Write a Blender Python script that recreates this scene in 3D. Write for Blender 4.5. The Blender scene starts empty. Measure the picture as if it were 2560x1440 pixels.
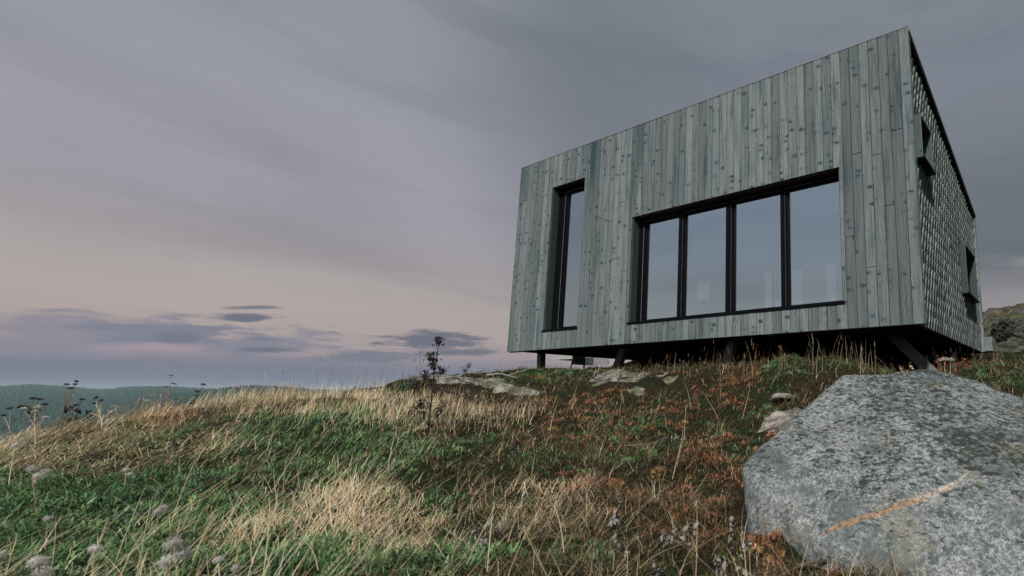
import bpy, bmesh, math, random
import numpy as np
from mathutils import Vector, Matrix, noise as mnoise

random.seed(7)
rng = np.random.default_rng(11)
scene = bpy.context.scene
col = scene.collection

def srgb(r, g, b):
    f = lambda c: c / 12.92 if c <= 0.04045 else ((c + 0.055) / 1.055) ** 2.4
    return (f(r / 255), f(g / 255), f(b / 255), 1.0)

# ------------------------------------------------------------------ camera
EYE = Vector((0.0, 0.0, 0.8))
PITCH = 0.1671
FPX, CX, CY = 1282.73, 1877.42, 765.23          # focal length and optical centre of the cropped photograph
cd = bpy.data.cameras.new('camera')
cam = bpy.data.objects.new('camera', cd)
col.objects.link(cam)
cam.location = EYE
cam.rotation_euler = (math.pi / 2 + PITCH, 0, 0)
cd.sensor_width = 36.0
cd.lens = FPX / 2560 * 36.0
cd.shift_x = (1280 - CX) / 2560
cd.shift_y = (CY - 720) / 2560
cd.clip_start = 0.05
cd.clip_end = 12000
cd.dof.use_dof = True
cd.dof.focus_distance = 6.5
cd.dof.aperture_fstop = 3.2
scene.camera = cam
CP, SP = math.cos(PITCH), math.sin(PITCH)

def ray(px, py):
    r = (px - CX) / FPX
    u = (CY - py) / FPX
    return Vector((r, CP - SP * u, SP + CP * u))

def at(px, py, Y):
    d = ray(px, py)
    return EYE + d * (Y / d.y)

# ------------------------------------------------------------------ render settings
scene.render.engine = 'CYCLES'
scene.view_settings.view_transform = 'Standard'
scene.view_settings.look = 'None'
scene.view_settings.exposure = 0.3
scene.view_settings.gamma = 1.0
scene.view_settings.use_curve_mapping = False
scene.cycles.max_bounces = 6
scene.cycles.diffuse_bounces = 3
scene.cycles.glossy_bounces = 3
scene.cycles.transmission_bounces = 4
scene.cycles.transparent_max_bounces = 8
scene.cycles.volume_bounces = 0
scene.cycles.use_denoising = True
scene.cycles.denoising_prefilter = 'ACCURATE'
scene.cycles.use_adaptive_sampling = False
scene.cycles.caustics_reflective = False
scene.cycles.caustics_refractive = False

# ------------------------------------------------------------------ node helpers
class NT:
    def __init__(self, tree):
        self.t = tree; self.n = tree.nodes; self.l = tree.links
        self.n.clear()
    def new(self, kind, **kw):
        nd = self.n.new(kind)
        for k, v in kw.items(): setattr(nd, k, v)
        return nd
    def put(self, sock, v):
        if v is None: return
        if isinstance(v, bpy.types.NodeSocket): self.l.new(v, sock)
        elif isinstance(v, (tuple, list)) and len(v) == 3 and sock.type == 'RGBA': sock.default_value = (*v, 1)
        else: sock.default_value = v
    def m(self, op, a, b=None, c=None, clamp=False):
        nd = self.new('ShaderNodeMath', operation=op, use_clamp=clamp)
        self.put(nd.inputs[0], a); self.put(nd.inputs[1], b); self.put(nd.inputs[2], c)
        return nd.outputs[0]
    def vm(self, op, a, b=None):
        nd = self.new('ShaderNodeVectorMath', operation=op)
        self.put(nd.inputs[0], a); self.put(nd.inputs[1], b)
        return nd.outputs['Value'] if op in ('DOT_PRODUCT', 'LENGTH', 'DISTANCE') else nd.outputs[0]
    def xyz(self, x, y, z):
        nd = self.new('ShaderNodeCombineXYZ')
        self.put(nd.inputs[0], x); self.put(nd.inputs[1], y); self.put(nd.inputs[2], z)
        return nd.outputs[0]
    def sep(self, v):
        nd = self.new('ShaderNodeSeparateXYZ'); self.put(nd.inputs[0], v); return nd.outputs
    def noise(self, vec, scale=5, detail=4, rough=.55, dist=0.0, dim='3D', w=None):
        nd = self.new('ShaderNodeTexNoise', noise_dimensions=dim)
        self.put(nd.inputs['Vector'], vec); nd.inputs['Scale'].default_value = scale
        nd.inputs['Detail'].default_value = detail; nd.inputs['Roughness'].default_value = rough
        nd.inputs['Distortion'].default_value = dist
        if w is not None: self.put(nd.inputs['W'], w)
        return nd.outputs['Fac']
    def voro(self, vec, scale=5, feature='F1', rnd=1.0, dim='3D'):
        nd = self.new('ShaderNodeTexVoronoi', feature=feature, voronoi_dimensions=dim)
        self.put(nd.inputs['Vector'], vec); nd.inputs['Scale'].default_value = scale
        nd.inputs['Randomness'].default_value = rnd
        return nd.outputs
    def ramp(self, fac, stops, interp='LINEAR'):
        nd = self.new('ShaderNodeValToRGB'); self.put(nd.inputs[0], fac)
        cr = nd.color_ramp; cr.interpolation = interp
        while len(cr.elements) < len(stops): cr.elements.new(0.5)
        for e, (p, c) in zip(cr.elements, stops):
            e.position = p
            e.color = c if len(c) == 4 else (*c, 1)
        return nd.outputs[0]
    def sstep(self, v, a, b):
        nd = self.new('ShaderNodeMapRange', interpolation_type='SMOOTHSTEP')
        self.put(nd.inputs['Value'], v)
        lo, hi, o0, o1 = (a, b, 0.0, 1.0) if a < b else (b, a, 1.0, 0.0)
        nd.inputs['From Min'].default_value = lo; nd.inputs['From Max'].default_value = hi
        nd.inputs['To Min'].default_value = o0; nd.inputs['To Max'].default_value = o1
        return nd.outputs[0]
    def mix(self, f, a, b, blend='MIX'):
        nd = self.new('ShaderNodeMix', data_type='RGBA', blend_type=blend)
        self.put(nd.inputs[0], f); self.put(nd.inputs[6], a); self.put(nd.inputs[7], b)
        return nd.outputs[2]
    def val(self, v):
        nd = self.new('ShaderNodeValue'); nd.outputs[0].default_value = v; return nd.outputs[0]

# ------------------------------------------------------------------ world: dusk sky with thin overcast and low cloud bars
world = bpy.data.worlds.new('World')
scene.world = world
world.use_nodes = True
W = NT(world.node_tree)

def azel(px, py):
    d = ray(px, py).normalized()
    return math.atan2(d.x, d.y), math.asin(d.z)

tc = W.new('ShaderNodeTexCoord')
dx, dy, dz = W.sep(tc.outputs['Generated'])
az = W.m('ARCTAN2', dx, dy)
el = W.m('ARCSINE', dz)
elc = W.m('MAXIMUM', el, 0.0)
e01 = W.m('DIVIDE', elc, 1.2)
warm = W.ramp(e01, [(0.0, srgb(108, 114, 134)), (0.030, srgb(116, 119, 138)), (0.050, srgb(158, 146, 151)), (0.075, srgb(172, 159, 157)),
                    (0.112, srgb(171, 161, 159)), (0.142, srgb(168, 162, 161)), (0.168, srgb(161, 155, 158)), (0.22, srgb(157, 155, 164)),
                    (0.285, srgb(155, 155, 166)), (0.38, srgb(149, 151, 162)), (0.47, srgb(143, 147, 158)), (0.9, srgb(128, 135, 146))])
cool = W.ramp(e01, [(0.0, srgb(150, 141, 149)), (0.05, srgb(171, 154, 153)), (0.083, srgb(166, 151, 150)), (0.125, srgb(147, 142, 146)), (0.165, srgb(124, 126, 132)),
                    (0.195, srgb(106, 114, 121)), (0.25, srgb(108, 114, 121)), (0.335, srgb(115, 121, 130)), (0.44, srgb(123, 129, 140)), (0.54, srgb(126, 133, 143)), (0.9, srgb(118, 125, 136))])
# left half of the sky is the clear, warm one; a cloud sheet covers the right (azimuth about the north, +Y)
swirl = W.noise(W.xyz(W.m('MULTIPLY', az, 1.3), W.m('MULTIPLY', el, 3.0), 0.0), scale=1.7, detail=5, rough=.5)
azw = W.m('ADD', az, W.m('MULTIPLY', W.m('SUBTRACT', swirl, 0.5), 0.06))
azw = W.m('ADD', azw, W.m('MULTIPLY', W.m('SUBTRACT', el, 0.3), 0.35))
ca = W.m('COSINE', W.m('ADD', az, -1.1))                     # 1 towards the right, -1 towards the left / behind
fr = W.sstep(azw, -0.60, -0.20)
fb = W.sstep(ca, -0.9, -0.2)
sheet = W.m('MULTIPLY', fr, fb)
base = W.mix(sheet, warm, cool)
# faint long streaks through the whole sheet
st = W.noise(W.xyz(W.m('MULTIPLY', az, 1.0), W.m('ADD', W.m('MULTIPLY', el, 5.5), W.m('MULTIPLY', az, 0.55)), 3.0), scale=2.2, detail=6, rough=.55)
base = W.mix(1.0, base, W.ramp(st, [(0.3, (.86, .87, .89)), (0.5, (1, 1, 1)), (0.72, (1.08, 1.07, 1.06))]), 'MULTIPLY')
# cloud bars: ellipses in azimuth / elevation with wisped edges
wis = W.noise(W.xyz(W.m('MULTIPLY', az, 11.0), W.m('MULTIPLY', el, 55.0), 0.0), scale=1.0, detail=6, rough=.6)
wis2 = W.noise(W.xyz(W.m('MULTIPLY', az, 26.0), W.m('MULTIPLY', el, 120.0), 5.0), scale=1.0, detail=4, rough=.6)
wob = W.m('ADD', W.m('MULTIPLY', W.m('SUBTRACT', wis, 0.5), 4.2), W.m('MULTIPLY', W.m('SUBTRACT', wis2, 0.5), 2.4))

def cloud(px, py, rx, ry, colr, amt=1.0, soft=0.35, wb=1.0, flat=0.0):
    global base
    a0, e0 = azel(px, py)
    a1, e1 = azel(px + rx, py)
    _, e2 = azel(px, py - ry)
    ra, re, slope = abs(a1 - a0), abs(e2 - e0), (e1 - e0) / (a1 - a0)
    da = W.m('SUBTRACT', az, a0)
    u = W.m('DIVIDE', da, ra)
    v = W.m('DIVIDE', W.m('SUBTRACT', W.m('SUBTRACT', el, e0), W.m('MULTIPLY', da, slope)), re)
    if flat:
        v = W.m('MULTIPLY', v, W.m('ADD', 1.0, W.m('MULTIPLY', W.m('LESS_THAN', v, 0.0), flat)))
    d = W.m('SQRT', W.m('ADD', W.m('MULTIPLY', u, u), W.m('MULTIPLY', v, v)))
    d = W.m('ADD', d, W.m('MULTIPLY', wob, wb))
    mk = W.sstep(d, 1.0 + soft * .4, 1.0 - soft)
    base = W.mix(W.m('MULTIPLY', mk, amt), base, colr)

G1, G2, G3 = srgb(104, 108, 122), srgb(112, 117, 133), srgb(122, 125, 142)
cloud(300, 960, 700, 80, srgb(112, 118, 137), .75, .9, .12)
cloud(150, 840, 420, 62, srgb(134, 132, 147), .8, .5, .55)
cloud(420, 836, 260, 30, G3, .85, .5, .8)
cloud(640, 852, 160, 44, G3, .8, .45, .7)
cloud(380, 868, 150, 13, srgb(170, 148, 158), .7, .9, .6)
cloud(440, 845, 80, 14, G2, .9, .6, .5)
cloud(668, 875, 70, 8, G1, .9, .7, .4)
cloud(640, 845, 60, 12, G2, .6, .8, .5)
cloud(150, 776, 75, 8, srgb(126, 126, 138), .8, .9, .4)
cloud(440, 790, 70, 5, srgb(140, 134, 142), .8, .9, .4)
cloud(632, 769, 88, 7, G1, .85, .6, .45)
cloud(625, 796, 96, 17, G1, .95, .35, .45, .6)
cloud(1080, 856, 135, 26, G1, .95, .4, .55, .3)
cloud(1150, 880, 110, 10, G1, .9, .5, .5)
cloud(935, 893, 140, 18, srgb(116, 118, 134), .9, .5, .55)
cloud(1320, 905, 40, 6, srgb(130, 127, 142), .8, .8, .4)
cloud(1230, 925, 45, 5, srgb(134, 130, 146), .7, .8, .4)
cloud(2620, 700, 190, 26, srgb(124, 123, 130), .8, .7, .4)
cloud(2600, 655, 170, 18, srgb(150, 146, 150), .5, .9, .4)
cloud(2520, 780, 90, 7, srgb(122, 120, 130), .8, .8, .2)
cloud(700, 600, 520, 70, srgb(148, 145, 150), .3, 1.0, .06)
cloud(560, 300, 420, 110, srgb(147, 147, 157), .15, 1.0, .06)
cloud(1500, 170, 300, 240, srgb(110, 116, 125), .6, 1.0, .06)
cloud(2560, 500, 420, 90, srgb(100, 108, 115), .5, 1.0, .08)
# below the horizon: dim ground tone
below = W.m('LESS_THAN', el, 0.0)
base = W.mix(W.m('MULTIPLY', W.sstep(el, 0.0, -0.05), 1.0), base, srgb(70, 78, 86))
bg = W.new('ShaderNodeBackground')
W.put(bg.inputs[0], base)
bg.inputs[1].default_value = 0.812
wo = W.new('ShaderNodeOutputWorld')
W.l.new(bg.outputs[0], wo.inputs[0])

# ------------------------------------------------------------------ sun: veiled low light from behind the left shoulder
sl = bpy.data.lights.new('sun', 'SUN')
sl.energy = 5.0
sl.angle = math.radians(6)
sl.color = (1.0, 0.94, 0.86)
sun = bpy.data.objects.new('sun', sl)
col.objects.link(sun)
SUN_DIR = Vector((-0.17, -0.69, 0.68)).normalized()
sun.rotation_euler = SUN_DIR.to_track_quat('Z', 'Y').to_euler()
sun.location = SUN_DIR * 50

# ------------------------------------------------------------------ object helpers
def tag(o, label=None, cat=None, group=None, kind=None):
    if label: o['label'] = label
    if cat: o['category'] = cat
    if group: o['group'] = group
    if kind: o['kind'] = kind
    return o

def empty(name, loc=(0, 0, 0), rz=0.0, parent=None):
    o = bpy.data.objects.new(name, None)
    o.empty_display_size = 0.1
    col.objects.link(o); o.location = loc; o.rotation_euler = (0, 0, rz)
    if parent: o.parent = parent
    return o

def mesh_obj(name, verts, faces, mat, parent=None, loc=(0, 0, 0), smooth=False):
    me = bpy.data.meshes.new(name)
    me.from_pydata([tuple(v) for v in verts], [], faces)
    me.update()
    if smooth: me.polygons.foreach_set('use_smooth', [True] * len(me.polygons))
    if mat: me.materials.append(mat)
    o = bpy.data.objects.new(name, me)
    col.objects.link(o); o.location = loc
    if parent: o.parent = parent
    return o

def link_mesh(name, me, parent=None, loc=(0, 0, 0)):
    o = bpy.data.objects.new(name, me)
    col.objects.link(o); o.location = loc
    if parent: o.parent = parent
    return o

class MB:
    """collects shapes, builds ONE mesh object"""
    def __init__(self): self.v = []; self.f = []
    def add(self, vs, fs):
        k = len(self.v); self.v += [tuple(v) for v in vs]; self.f += [tuple(i + k for i in f) for f in fs]; return self
    def box(self, x0, x1, y0, y1, z0, z1):
        return self.add([(x0, y0, z0), (x1, y0, z0), (x1, y1, z0), (x0, y1, z0), (x0, y0, z1), (x1, y0, z1), (x1, y1, z1), (x0, y1, z1)],
                        [(0, 3, 2, 1), (4, 5, 6, 7), (0, 1, 5, 4), (1, 2, 6, 5), (2, 3, 7, 6), (3, 0, 4, 7)])
    def tube(self, pts, radii, n=6, cap=True):
        pts = [Vector(p) for p in pts]
        if not hasattr(radii, '__len__'): radii = [radii] * len(pts)
        vs = []; fs = []
        up = Vector((0.13, 0.31, 0.94))
        for i, p in enumerate(pts):
            t = (pts[min(i + 1, len(pts) - 1)] - pts[max(i - 1, 0)]).normalized()
            a = t.cross(up)
            if a.length < 1e-4: a = t.cross(Vector((1, 0, 0)))
            a.normalize(); b = t.cross(a)
            for k in range(n):
                th = 2 * math.pi * k / n
                vs.append(p + (a * math.cos(th) + b * math.sin(th)) * radii[i])
        for i in range(len(pts) - 1):
            for k in range(n):
                k2 = (k + 1) % n
                fs.append((i * n + k, i * n + k2, (i + 1) * n + k2, (i + 1) * n + k))
        if cap:
            fs.append(tuple(range(n - 1, -1, -1))); fs.append(tuple((len(pts) - 1) * n + k for k in range(n)))
        return self.add(vs, fs)
    def beam(self, a, b, w, h, up=(0, 0, 1), ends=None):
        """rectangular bar from a to b, w across, h along the second axis"""
        a, b = Vector(a), Vector(b); t = (b - a).normalized()
        s = t.cross(Vector(up)).normalized(); u = s.cross(t)
        vs = []
        for p in (a, b):
            for i, j in ((-1, -1), (1, -1), (1, 1), (-1, 1)):
                vs.append(p + s * (w / 2 * i) + u * (h / 2 * j))
        return self.add(vs, [(0, 1, 2, 3), (7, 6, 5, 4), (0, 4, 5, 1), (1, 5, 6, 2), (2, 6, 7, 3), (3, 7, 4, 0)])
    def build(self, name, mat, parent=None, loc=(0, 0, 0), smooth=False):
        return mesh_obj(name, self.v, self.f, mat, parent, loc, smooth)

def material(name):
    m = bpy.data.materials.new(name); m.use_nodes = True
    return m, NT(m.node_tree)

def finish(N, colr, rough=0.8, spec=0.3, bump=None, bstr=0.3, bdist=0.01, metallic=0.0):
    p = N.new('ShaderNodeBsdfPrincipled')
    N.put(p.inputs['Base Color'], colr); N.put(p.inputs['Roughness'], rough)
    p.inputs['Specular IOR Level'].default_value = spec; p.inputs['Metallic'].default_value = metallic
    if bump is not None:
        b = N.new('ShaderNodeBump'); b.inputs['Strength'].default_value = bstr; b.inputs['Distance'].default_value = bdist
        N.put(b.inputs['Height'], bump); N.l.new(b.outputs[0], p.inputs['Normal'])
    o = N.new('ShaderNodeOutputMaterial'); N.l.new(p.outputs[0], o.inputs[0])
    return p

# ------------------------------------------------------------------ materials
def wood_material(name, dark, mid, light, along='Z', knot=True):
    m, N = material(name)
    tc = N.new('ShaderNodeTexCoord'); oi = N.new('ShaderNodeObjectInfo')
    sd = N.new('ShaderNodeAttribute', attribute_type='OBJECT', attribute_name='board_seed').outputs['Fac']
    rnd = N.m('ADD', sd, N.m('MULTIPLY', oi.outputs['Random'], N.m('LESS_THAN', sd, 1e-6)))
    x, y, z = N.sep(tc.outputs['Object'])
    if along == 'X': x, z = z, x
    off = N.m('MULTIPLY', rnd, 137.0)
    # grain runs along the board and bends a little round the knots
    kv = N.xyz(N.m('ADD', N.m('MULTIPLY', N.m('ADD', x, N.m('MULTIPLY', z, .12)), 5.6), off), N.m('ADD', N.m('MULTIPLY', z, 9.0), N.m('MULTIPLY', off, 1.7)), 0.0)
    vo = N.voro(kv, 1.0, 'F1', 0.95, '2D')
    kd = vo['Distance']
    kr = N.sep(vo['Color'])[0]
    wav = N.noise(N.xyz(N.m('ADD', N.m('MULTIPLY', x, 6.0), off), y, N.m('MULTIPLY', z, 2.2)), 1.0, 3, .5)
    kb = N.m('MULTIPLY', N.sstep(kd, 0.5, 0.08), 0.016)
    gx = N.m('ADD', N.m('ADD', N.m('MULTIPLY', x, 1.0), kb), N.m('MULTIPLY', wav, 0.012))
    grain = N.noise(N.xyz(N.m('ADD', N.m('MULTIPLY', gx, 85.0), off), N.m('MULTIPLY', y, 20.0), N.m('MULTIPLY', z, 1.3)), 1.0, 5, .6)
    fine = N.noise(N.xyz(N.m('ADD', N.m('MULTIPLY', gx, 320.0), off), N.m('MULTIPLY', y, 60.0), N.m('MULTIPLY', z, 6.0)), 1.0, 3, .6)
    c = N.ramp(grain, [(0.26, dark), (0.47, mid), (0.74, light)])
    c = N.mix(N.m('MULTIPLY', N.sstep(fine, 0.52, 0.36), 0.35), c, dark)
    # board to board tone
    tone = N.m('ADD', 0.74, N.m('MULTIPLY', N.m('FRACT', N.m('MULTIPLY', rnd, 7.31)), 0.50))
    c = N.mix(1.0, c, N.xyz(tone, tone, tone), 'MULTIPLY')
    warmth = N.m('FRACT', N.m('MULTIPLY', rnd, 31.7))
    c = N.mix(N.m('MULTIPLY', N.sstep(warmth, 0.5, 1.0), 0.45), c, N.mix(1.0, c, (1.12, 1.02, 0.92), 'MULTIPLY'))
    # green-blue weather stains that run down the boards
    sn = N.noise(N.xyz(N.m('ADD', N.m('MULTIPLY', x, 11.0), off), 0.0, N.m('ADD', N.m('MULTIPLY', z, 0.75), off)), 1.0, 4, .6)
    stain = N.m('MULTIPLY', N.sstep(sn, 0.47, 0.72), 0.82)
    at_ = N.new('ShaderNodeAttribute', attribute_type='OBJECT', attribute_name='stain')
    st2 = N.m('MULTIPLY', at_.outputs['Fac'], N.sstep(N.m('ADD', z, N.m('MULTIPLY', sn, 0.5)), 2.6, 3.75))
    stain = N.m('MAXIMUM', stain, st2)
    c = N.mix(stain, c, (0.020, 0.042, 0.050))
    if knot:
        ks = N.m('ADD', 0.030, N.m('MULTIPLY', N.m('POWER', kr, 2.2), 0.19))
        has = N.m('GREATER_THAN', N.sep(vo['Color'])[1], 0.44)
        rag = N.m('ADD', kd, N.m('MULTIPLY', N.m('SUBTRACT', N.noise(N.xyz(N.m('MULTIPLY', x, 60.0), N.m('MULTIPLY', z, 70.0), off), 1.0, 3, .6), .5), .10))
        kk = N.m('MULTIPLY', N.sstep(N.m('DIVIDE', rag, ks), 1.2, 0.7), has)
        c = N.mix(N.m('MULTIPLY', kk, 0.9), c, (0.010, 0.019, 0.022))
        # small pin knots, and the smudge round a knot
        v2 = N.voro(N.xyz(N.m('ADD', N.m('MULTIPLY', x, 24.0), off), N.m('ADD', N.m('MULTIPLY', z, 14.0), off), 0.0), 1.0, 'F1', 1.0, '2D')
        pk = N.m('MULTIPLY', N.sstep(v2['Distance'], 0.13, 0.07), N.m('GREATER_THAN', N.sep(v2['Color'])[0], 0.89))
        c = N.mix(N.m('MULTIPLY', pk, 0.85), c, (0.012, 0.022, 0.025))
        sm = N.m('MULTIPLY', N.m('MULTIPLY', N.sstep(kd, 0.55, 0.05), N.m('MULTIPLY', has, N.sstep(kr, .25, .7))), N.m('MULTIPLY', N.sstep(grain, 0.66, 0.34), .85))
        c = N.mix(sm, c, (0.03, 0.05, 0.055))
    finish(N, c, 0.82, 0.2, N.m('ADD', grain, N.m('MULTIPLY', fine, 0.4)), 0.25, 0.004)
    return m

M = {}
M['plank'] = wood_material('weathered_wood', (0.034, 0.053, 0.061), (0.094, 0.117, 0.126), (0.176, 0.197, 0.205))
M['slat'] = wood_material('weathered_slat', (0.120, 0.148, 0.150), (0.155, 0.182, 0.183), (0.185, 0.21, 0.21), knot=False)
M['slat_face'] = wood_material('weathered_board', (0.07, 0.095, 0.092), (0.13, 0.16, 0.155), (0.2, 0.225, 0.215))
M['shingle_face_shaded'] = wood_material('shingle_face_shaded', (0.030, 0.045, 0.046), (0.055, 0.075, 0.074), (0.09, 0.108, 0.106), knot=False)  # darker copy of the slat wood, side-wall shade put into its colour
M['reveal'] = wood_material('reveal_wood', (0.020, 0.036, 0.036), (0.040, 0.060, 0.058), (0.065, 0.088, 0.084))

def plain(name, c, rough=.6, spec=.4, nscale=20, namt=.35, bump=.1, metallic=0.0):
    m, N = material(name)
    tc = N.new('ShaderNodeTexCoord')
    n = N.noise(tc.outputs['Object'], nscale, 5, .6)
    k = N.ramp(n, [(0.25, (1 - namt,) * 3), (0.75, (1 + namt,) * 3)])
    finish(N, N.mix(1.0, (*c, 1), k, 'MULTIPLY'), rough, spec, n, bump, .004, metallic)
    return m

M['sheath'] = plain('dark_sheathing', (0.012, 0.014, 0.016), .9, .1)
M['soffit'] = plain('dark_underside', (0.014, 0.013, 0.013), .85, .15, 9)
M['frame'] = plain('black_window_frame', (0.0025, 0.003, 0.005), .5, .06, 30, .3)
M['frame_line'] = plain('grey_gasket', (0.16, 0.16, 0.165), .4, .5)
M['roofing'] = plain('roof_felt', (0.03, 0.032, 0.035), .8, .2)
M['trim'] = plain('metal_edge', (0.11, 0.125, 0.13), .5, .4, 12, .3)
M['lintel'] = plain('dark_brown_wood', (0.020, 0.013, 0.010), .8, .15, 30, .5)
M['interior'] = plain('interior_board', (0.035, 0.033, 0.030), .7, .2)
M['white'] = plain('white_paint', (0.75, 0.74, 0.70), .5, .3, 8, .06)
M['concrete'] = plain('pale_slab', (0.24, 0.27, 0.25), .8, .2, 14, .25)

# rusty painted steel
m, N = material('steel_post')
tc = N.new('ShaderNodeTexCoord')
n1 = N.noise(tc.outputs['Object'], 60, 4, .7); n2 = N.noise(tc.outputs['Object'], 5, 4, .6)
c = N.mix(N.sstep(n2, .60, .70), N.ramp(n1, [(.3, (.08, .09, .10)), (.7, (.17, .178, .19))]), N.ramp(n1, [(.3, (.10, .045, .02)), (.7, (.22, .10, .045))]))
finish(N, c, .6, .4, n1, .3, .002, 0.2)
M['steel'] = m

# window glass: coated, mostly mirror-like from outside, a dim view of the room behind
m, N = material('window_glass')
gl = N.new('ShaderNodeBsdfGlossy'); gl.inputs['Roughness'].default_value = 0.0; gl.inputs['Color'].default_value = (0.74, 0.92, 1.0, 1)
tr = N.new('ShaderNodeBsdfTransparent'); tr.inputs['Color'].default_value = (0.92, 0.94, 0.93, 1)
lw = N.new('ShaderNodeLayerWeight'); lw.inputs['Blend'].default_value = 0.25
ms = N.new('ShaderNodeMixShader')
N.put(ms.inputs[0], N.m('ADD', 0.58, N.m('MULTIPLY', lw.outputs['Fresnel'], 0.6), clamp=True))
N.l.new(tr.outputs[0], ms.inputs[1]); N.l.new(gl.outputs[0], ms.inputs[2])
o = N.new('ShaderNodeOutputMaterial'); N.l.new(ms.outputs[0], o.inputs[0])
M['glass'] = m

m, N = material('clear_glass')
gl = N.new('ShaderNodeBsdfGlossy'); gl.inputs['Roughness'].default_value = 0.0
tr = N.new('ShaderNodeBsdfTransparent'); tr.inputs['Color'].default_value = (0.93, 0.95, 0.94, 1)
ms = N.new('ShaderNodeMixShader'); ms.inputs[0].default_value = 0.08
N.l.new(tr.outputs[0], ms.inputs[1]); N.l.new(gl.outputs[0], ms.inputs[2])
o = N.new('ShaderNodeOutputMaterial'); N.l.new(ms.outputs[0], o.inputs[0])
M['clear_glass'] = m
m, N = material('curtain_cloth')
df = N.new('ShaderNodeBsdfDiffuse'); df.inputs['Color'].default_value = (.7, .7, .68, 1)
tl = N.new('ShaderNodeBsdfTranslucent'); tl.inputs['Color'].default_value = (.85, .85, .84, 1)
ms = N.new('ShaderNodeMixShader'); ms.inputs[0].default_value = 0.6
N.l.new(df.outputs[0], ms.inputs[1]); N.l.new(tl.outputs[0], ms.inputs[2])
o = N.new('ShaderNodeOutputMaterial'); N.l.new(ms.outputs[0], o.inputs[0])
M['curtain'] = m

def foliage_material(name, trans=0.25, rough=0.6, spec=0.15):
    m, N = material(name)
    a = N.new('ShaderNodeAttribute', attribute_name='Col')
    p = N.new('ShaderNodeBsdfPrincipled'); p.inputs['Roughness'].default_value = rough; p.inputs['Specular IOR Level'].default_value = spec
    N.l.new(a.outputs['Color'], p.inputs['Base Color'])
    t = N.new('ShaderNodeBsdfTranslucent'); N.l.new(a.outputs['Color'], t.inputs['Color'])
    mx = N.new('ShaderNodeMixShader'); mx.inputs[0].default_value = trans
    N.l.new(p.outputs[0], mx.inputs[1]); N.l.new(t.outputs[0], mx.inputs[2])
    o = N.new('ShaderNodeOutputMaterial'); N.l.new(mx.outputs[0], o.inputs[0])
    return m
M['blade'] = foliage_material('grass_blades')

def leafy(name, c, var=.4, trans=.2):
    m, N = material(name)
    oi = N.new('ShaderNodeObjectInfo'); tc = N.new('ShaderNodeTexCoord')
    n = N.noise(tc.outputs['Object'], 45, 3, .6)
    k = N.m('ADD', 1 - var, N.m('MULTIPLY', n, 2 * var))
    k2 = N.m('ADD', .8, N.m('MULTIPLY', oi.outputs['Random'], .4))
    k = N.m('MULTIPLY', k, k2)
    cc = N.mix(1.0, (*c, 1), N.xyz(k, k, k), 'MULTIPLY')
    p = N.new('ShaderNodeBsdfPrincipled'); p.inputs['Roughness'].default_value = .75; p.inputs['Specular IOR Level'].default_value = .15
    N.put(p.inputs['Base Color'], cc)
    t = N.new('ShaderNodeBsdfTranslucent'); N.put(t.inputs['Color'], cc)
    mx = N.new('ShaderNodeMixShader'); mx.inputs[0].default_value = trans
    N.l.new(p.outputs[0], mx.inputs[1]); N.l.new(t.outputs[0], mx.inputs[2])
    o = N.new('ShaderNodeOutputMaterial'); N.l.new(mx.outputs[0], o.inputs[0])
    return m
M['stem_dark'] = leafy('dark_dry_stem', (0.035, 0.026, 0.022), .3, .0)
M['stem_pale'] = leafy('pale_dry_stem', (0.36, 0.30, 0.21), .25, .1)
M['stem_brown'] = leafy('brown_dry_stem', (0.15, 0.095, 0.06), .3, .0)
M['head_dark'] = leafy('dark_seed_head', (0.030, 0.026, 0.030), .4, .05)
M['head_pale'] = leafy('pale_seed_head', (0.40, 0.37, 0.31), .2, .2)
M['fluff'] = leafy('white_fluff', (0.56, 0.55, 0.52), .08, .5)
M['leaf_pale'] = leafy('pale_curled_leaf', (0.21, 0.205, 0.19), .35, .15)
M['leaf_dark'] = leafy('dark_leaf', (0.035, 0.040, 0.036), .4, .15)
M['leaf_red'] = leafy('red_leaf', (0.30, 0.055, 0.03), .4, .25)
M['leaf_cream'] = leafy('cream_leaf', (0.42, 0.33, 0.20), .3, .2)
M['twig'] = plain('grey_twig', (0.16, 0.14, 0.12), .85, .15, 40, .4)
M['twig_dark'] = plain('dark_twig', (0.055, 0.043, 0.036), .85, .15, 40, .4)

# ------------------------------------------------------------------ terrain: thin-plate surface through surveyed points
HOUSE = Vector((2.036, 5.978, 1.6)); YAW = -0.5556
HL, HH, HW, HB = 8.149, 3.9, 4.97, 2.845        # length, front height, width, back height
def hw(x, y, z=0.0):
    c, s = math.cos(YAW), math.sin(YAW)
    return Vector((HOUSE.x + c * x - s * y, HOUSE.y + s * x + c * y, HOUSE.z + z))

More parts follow.
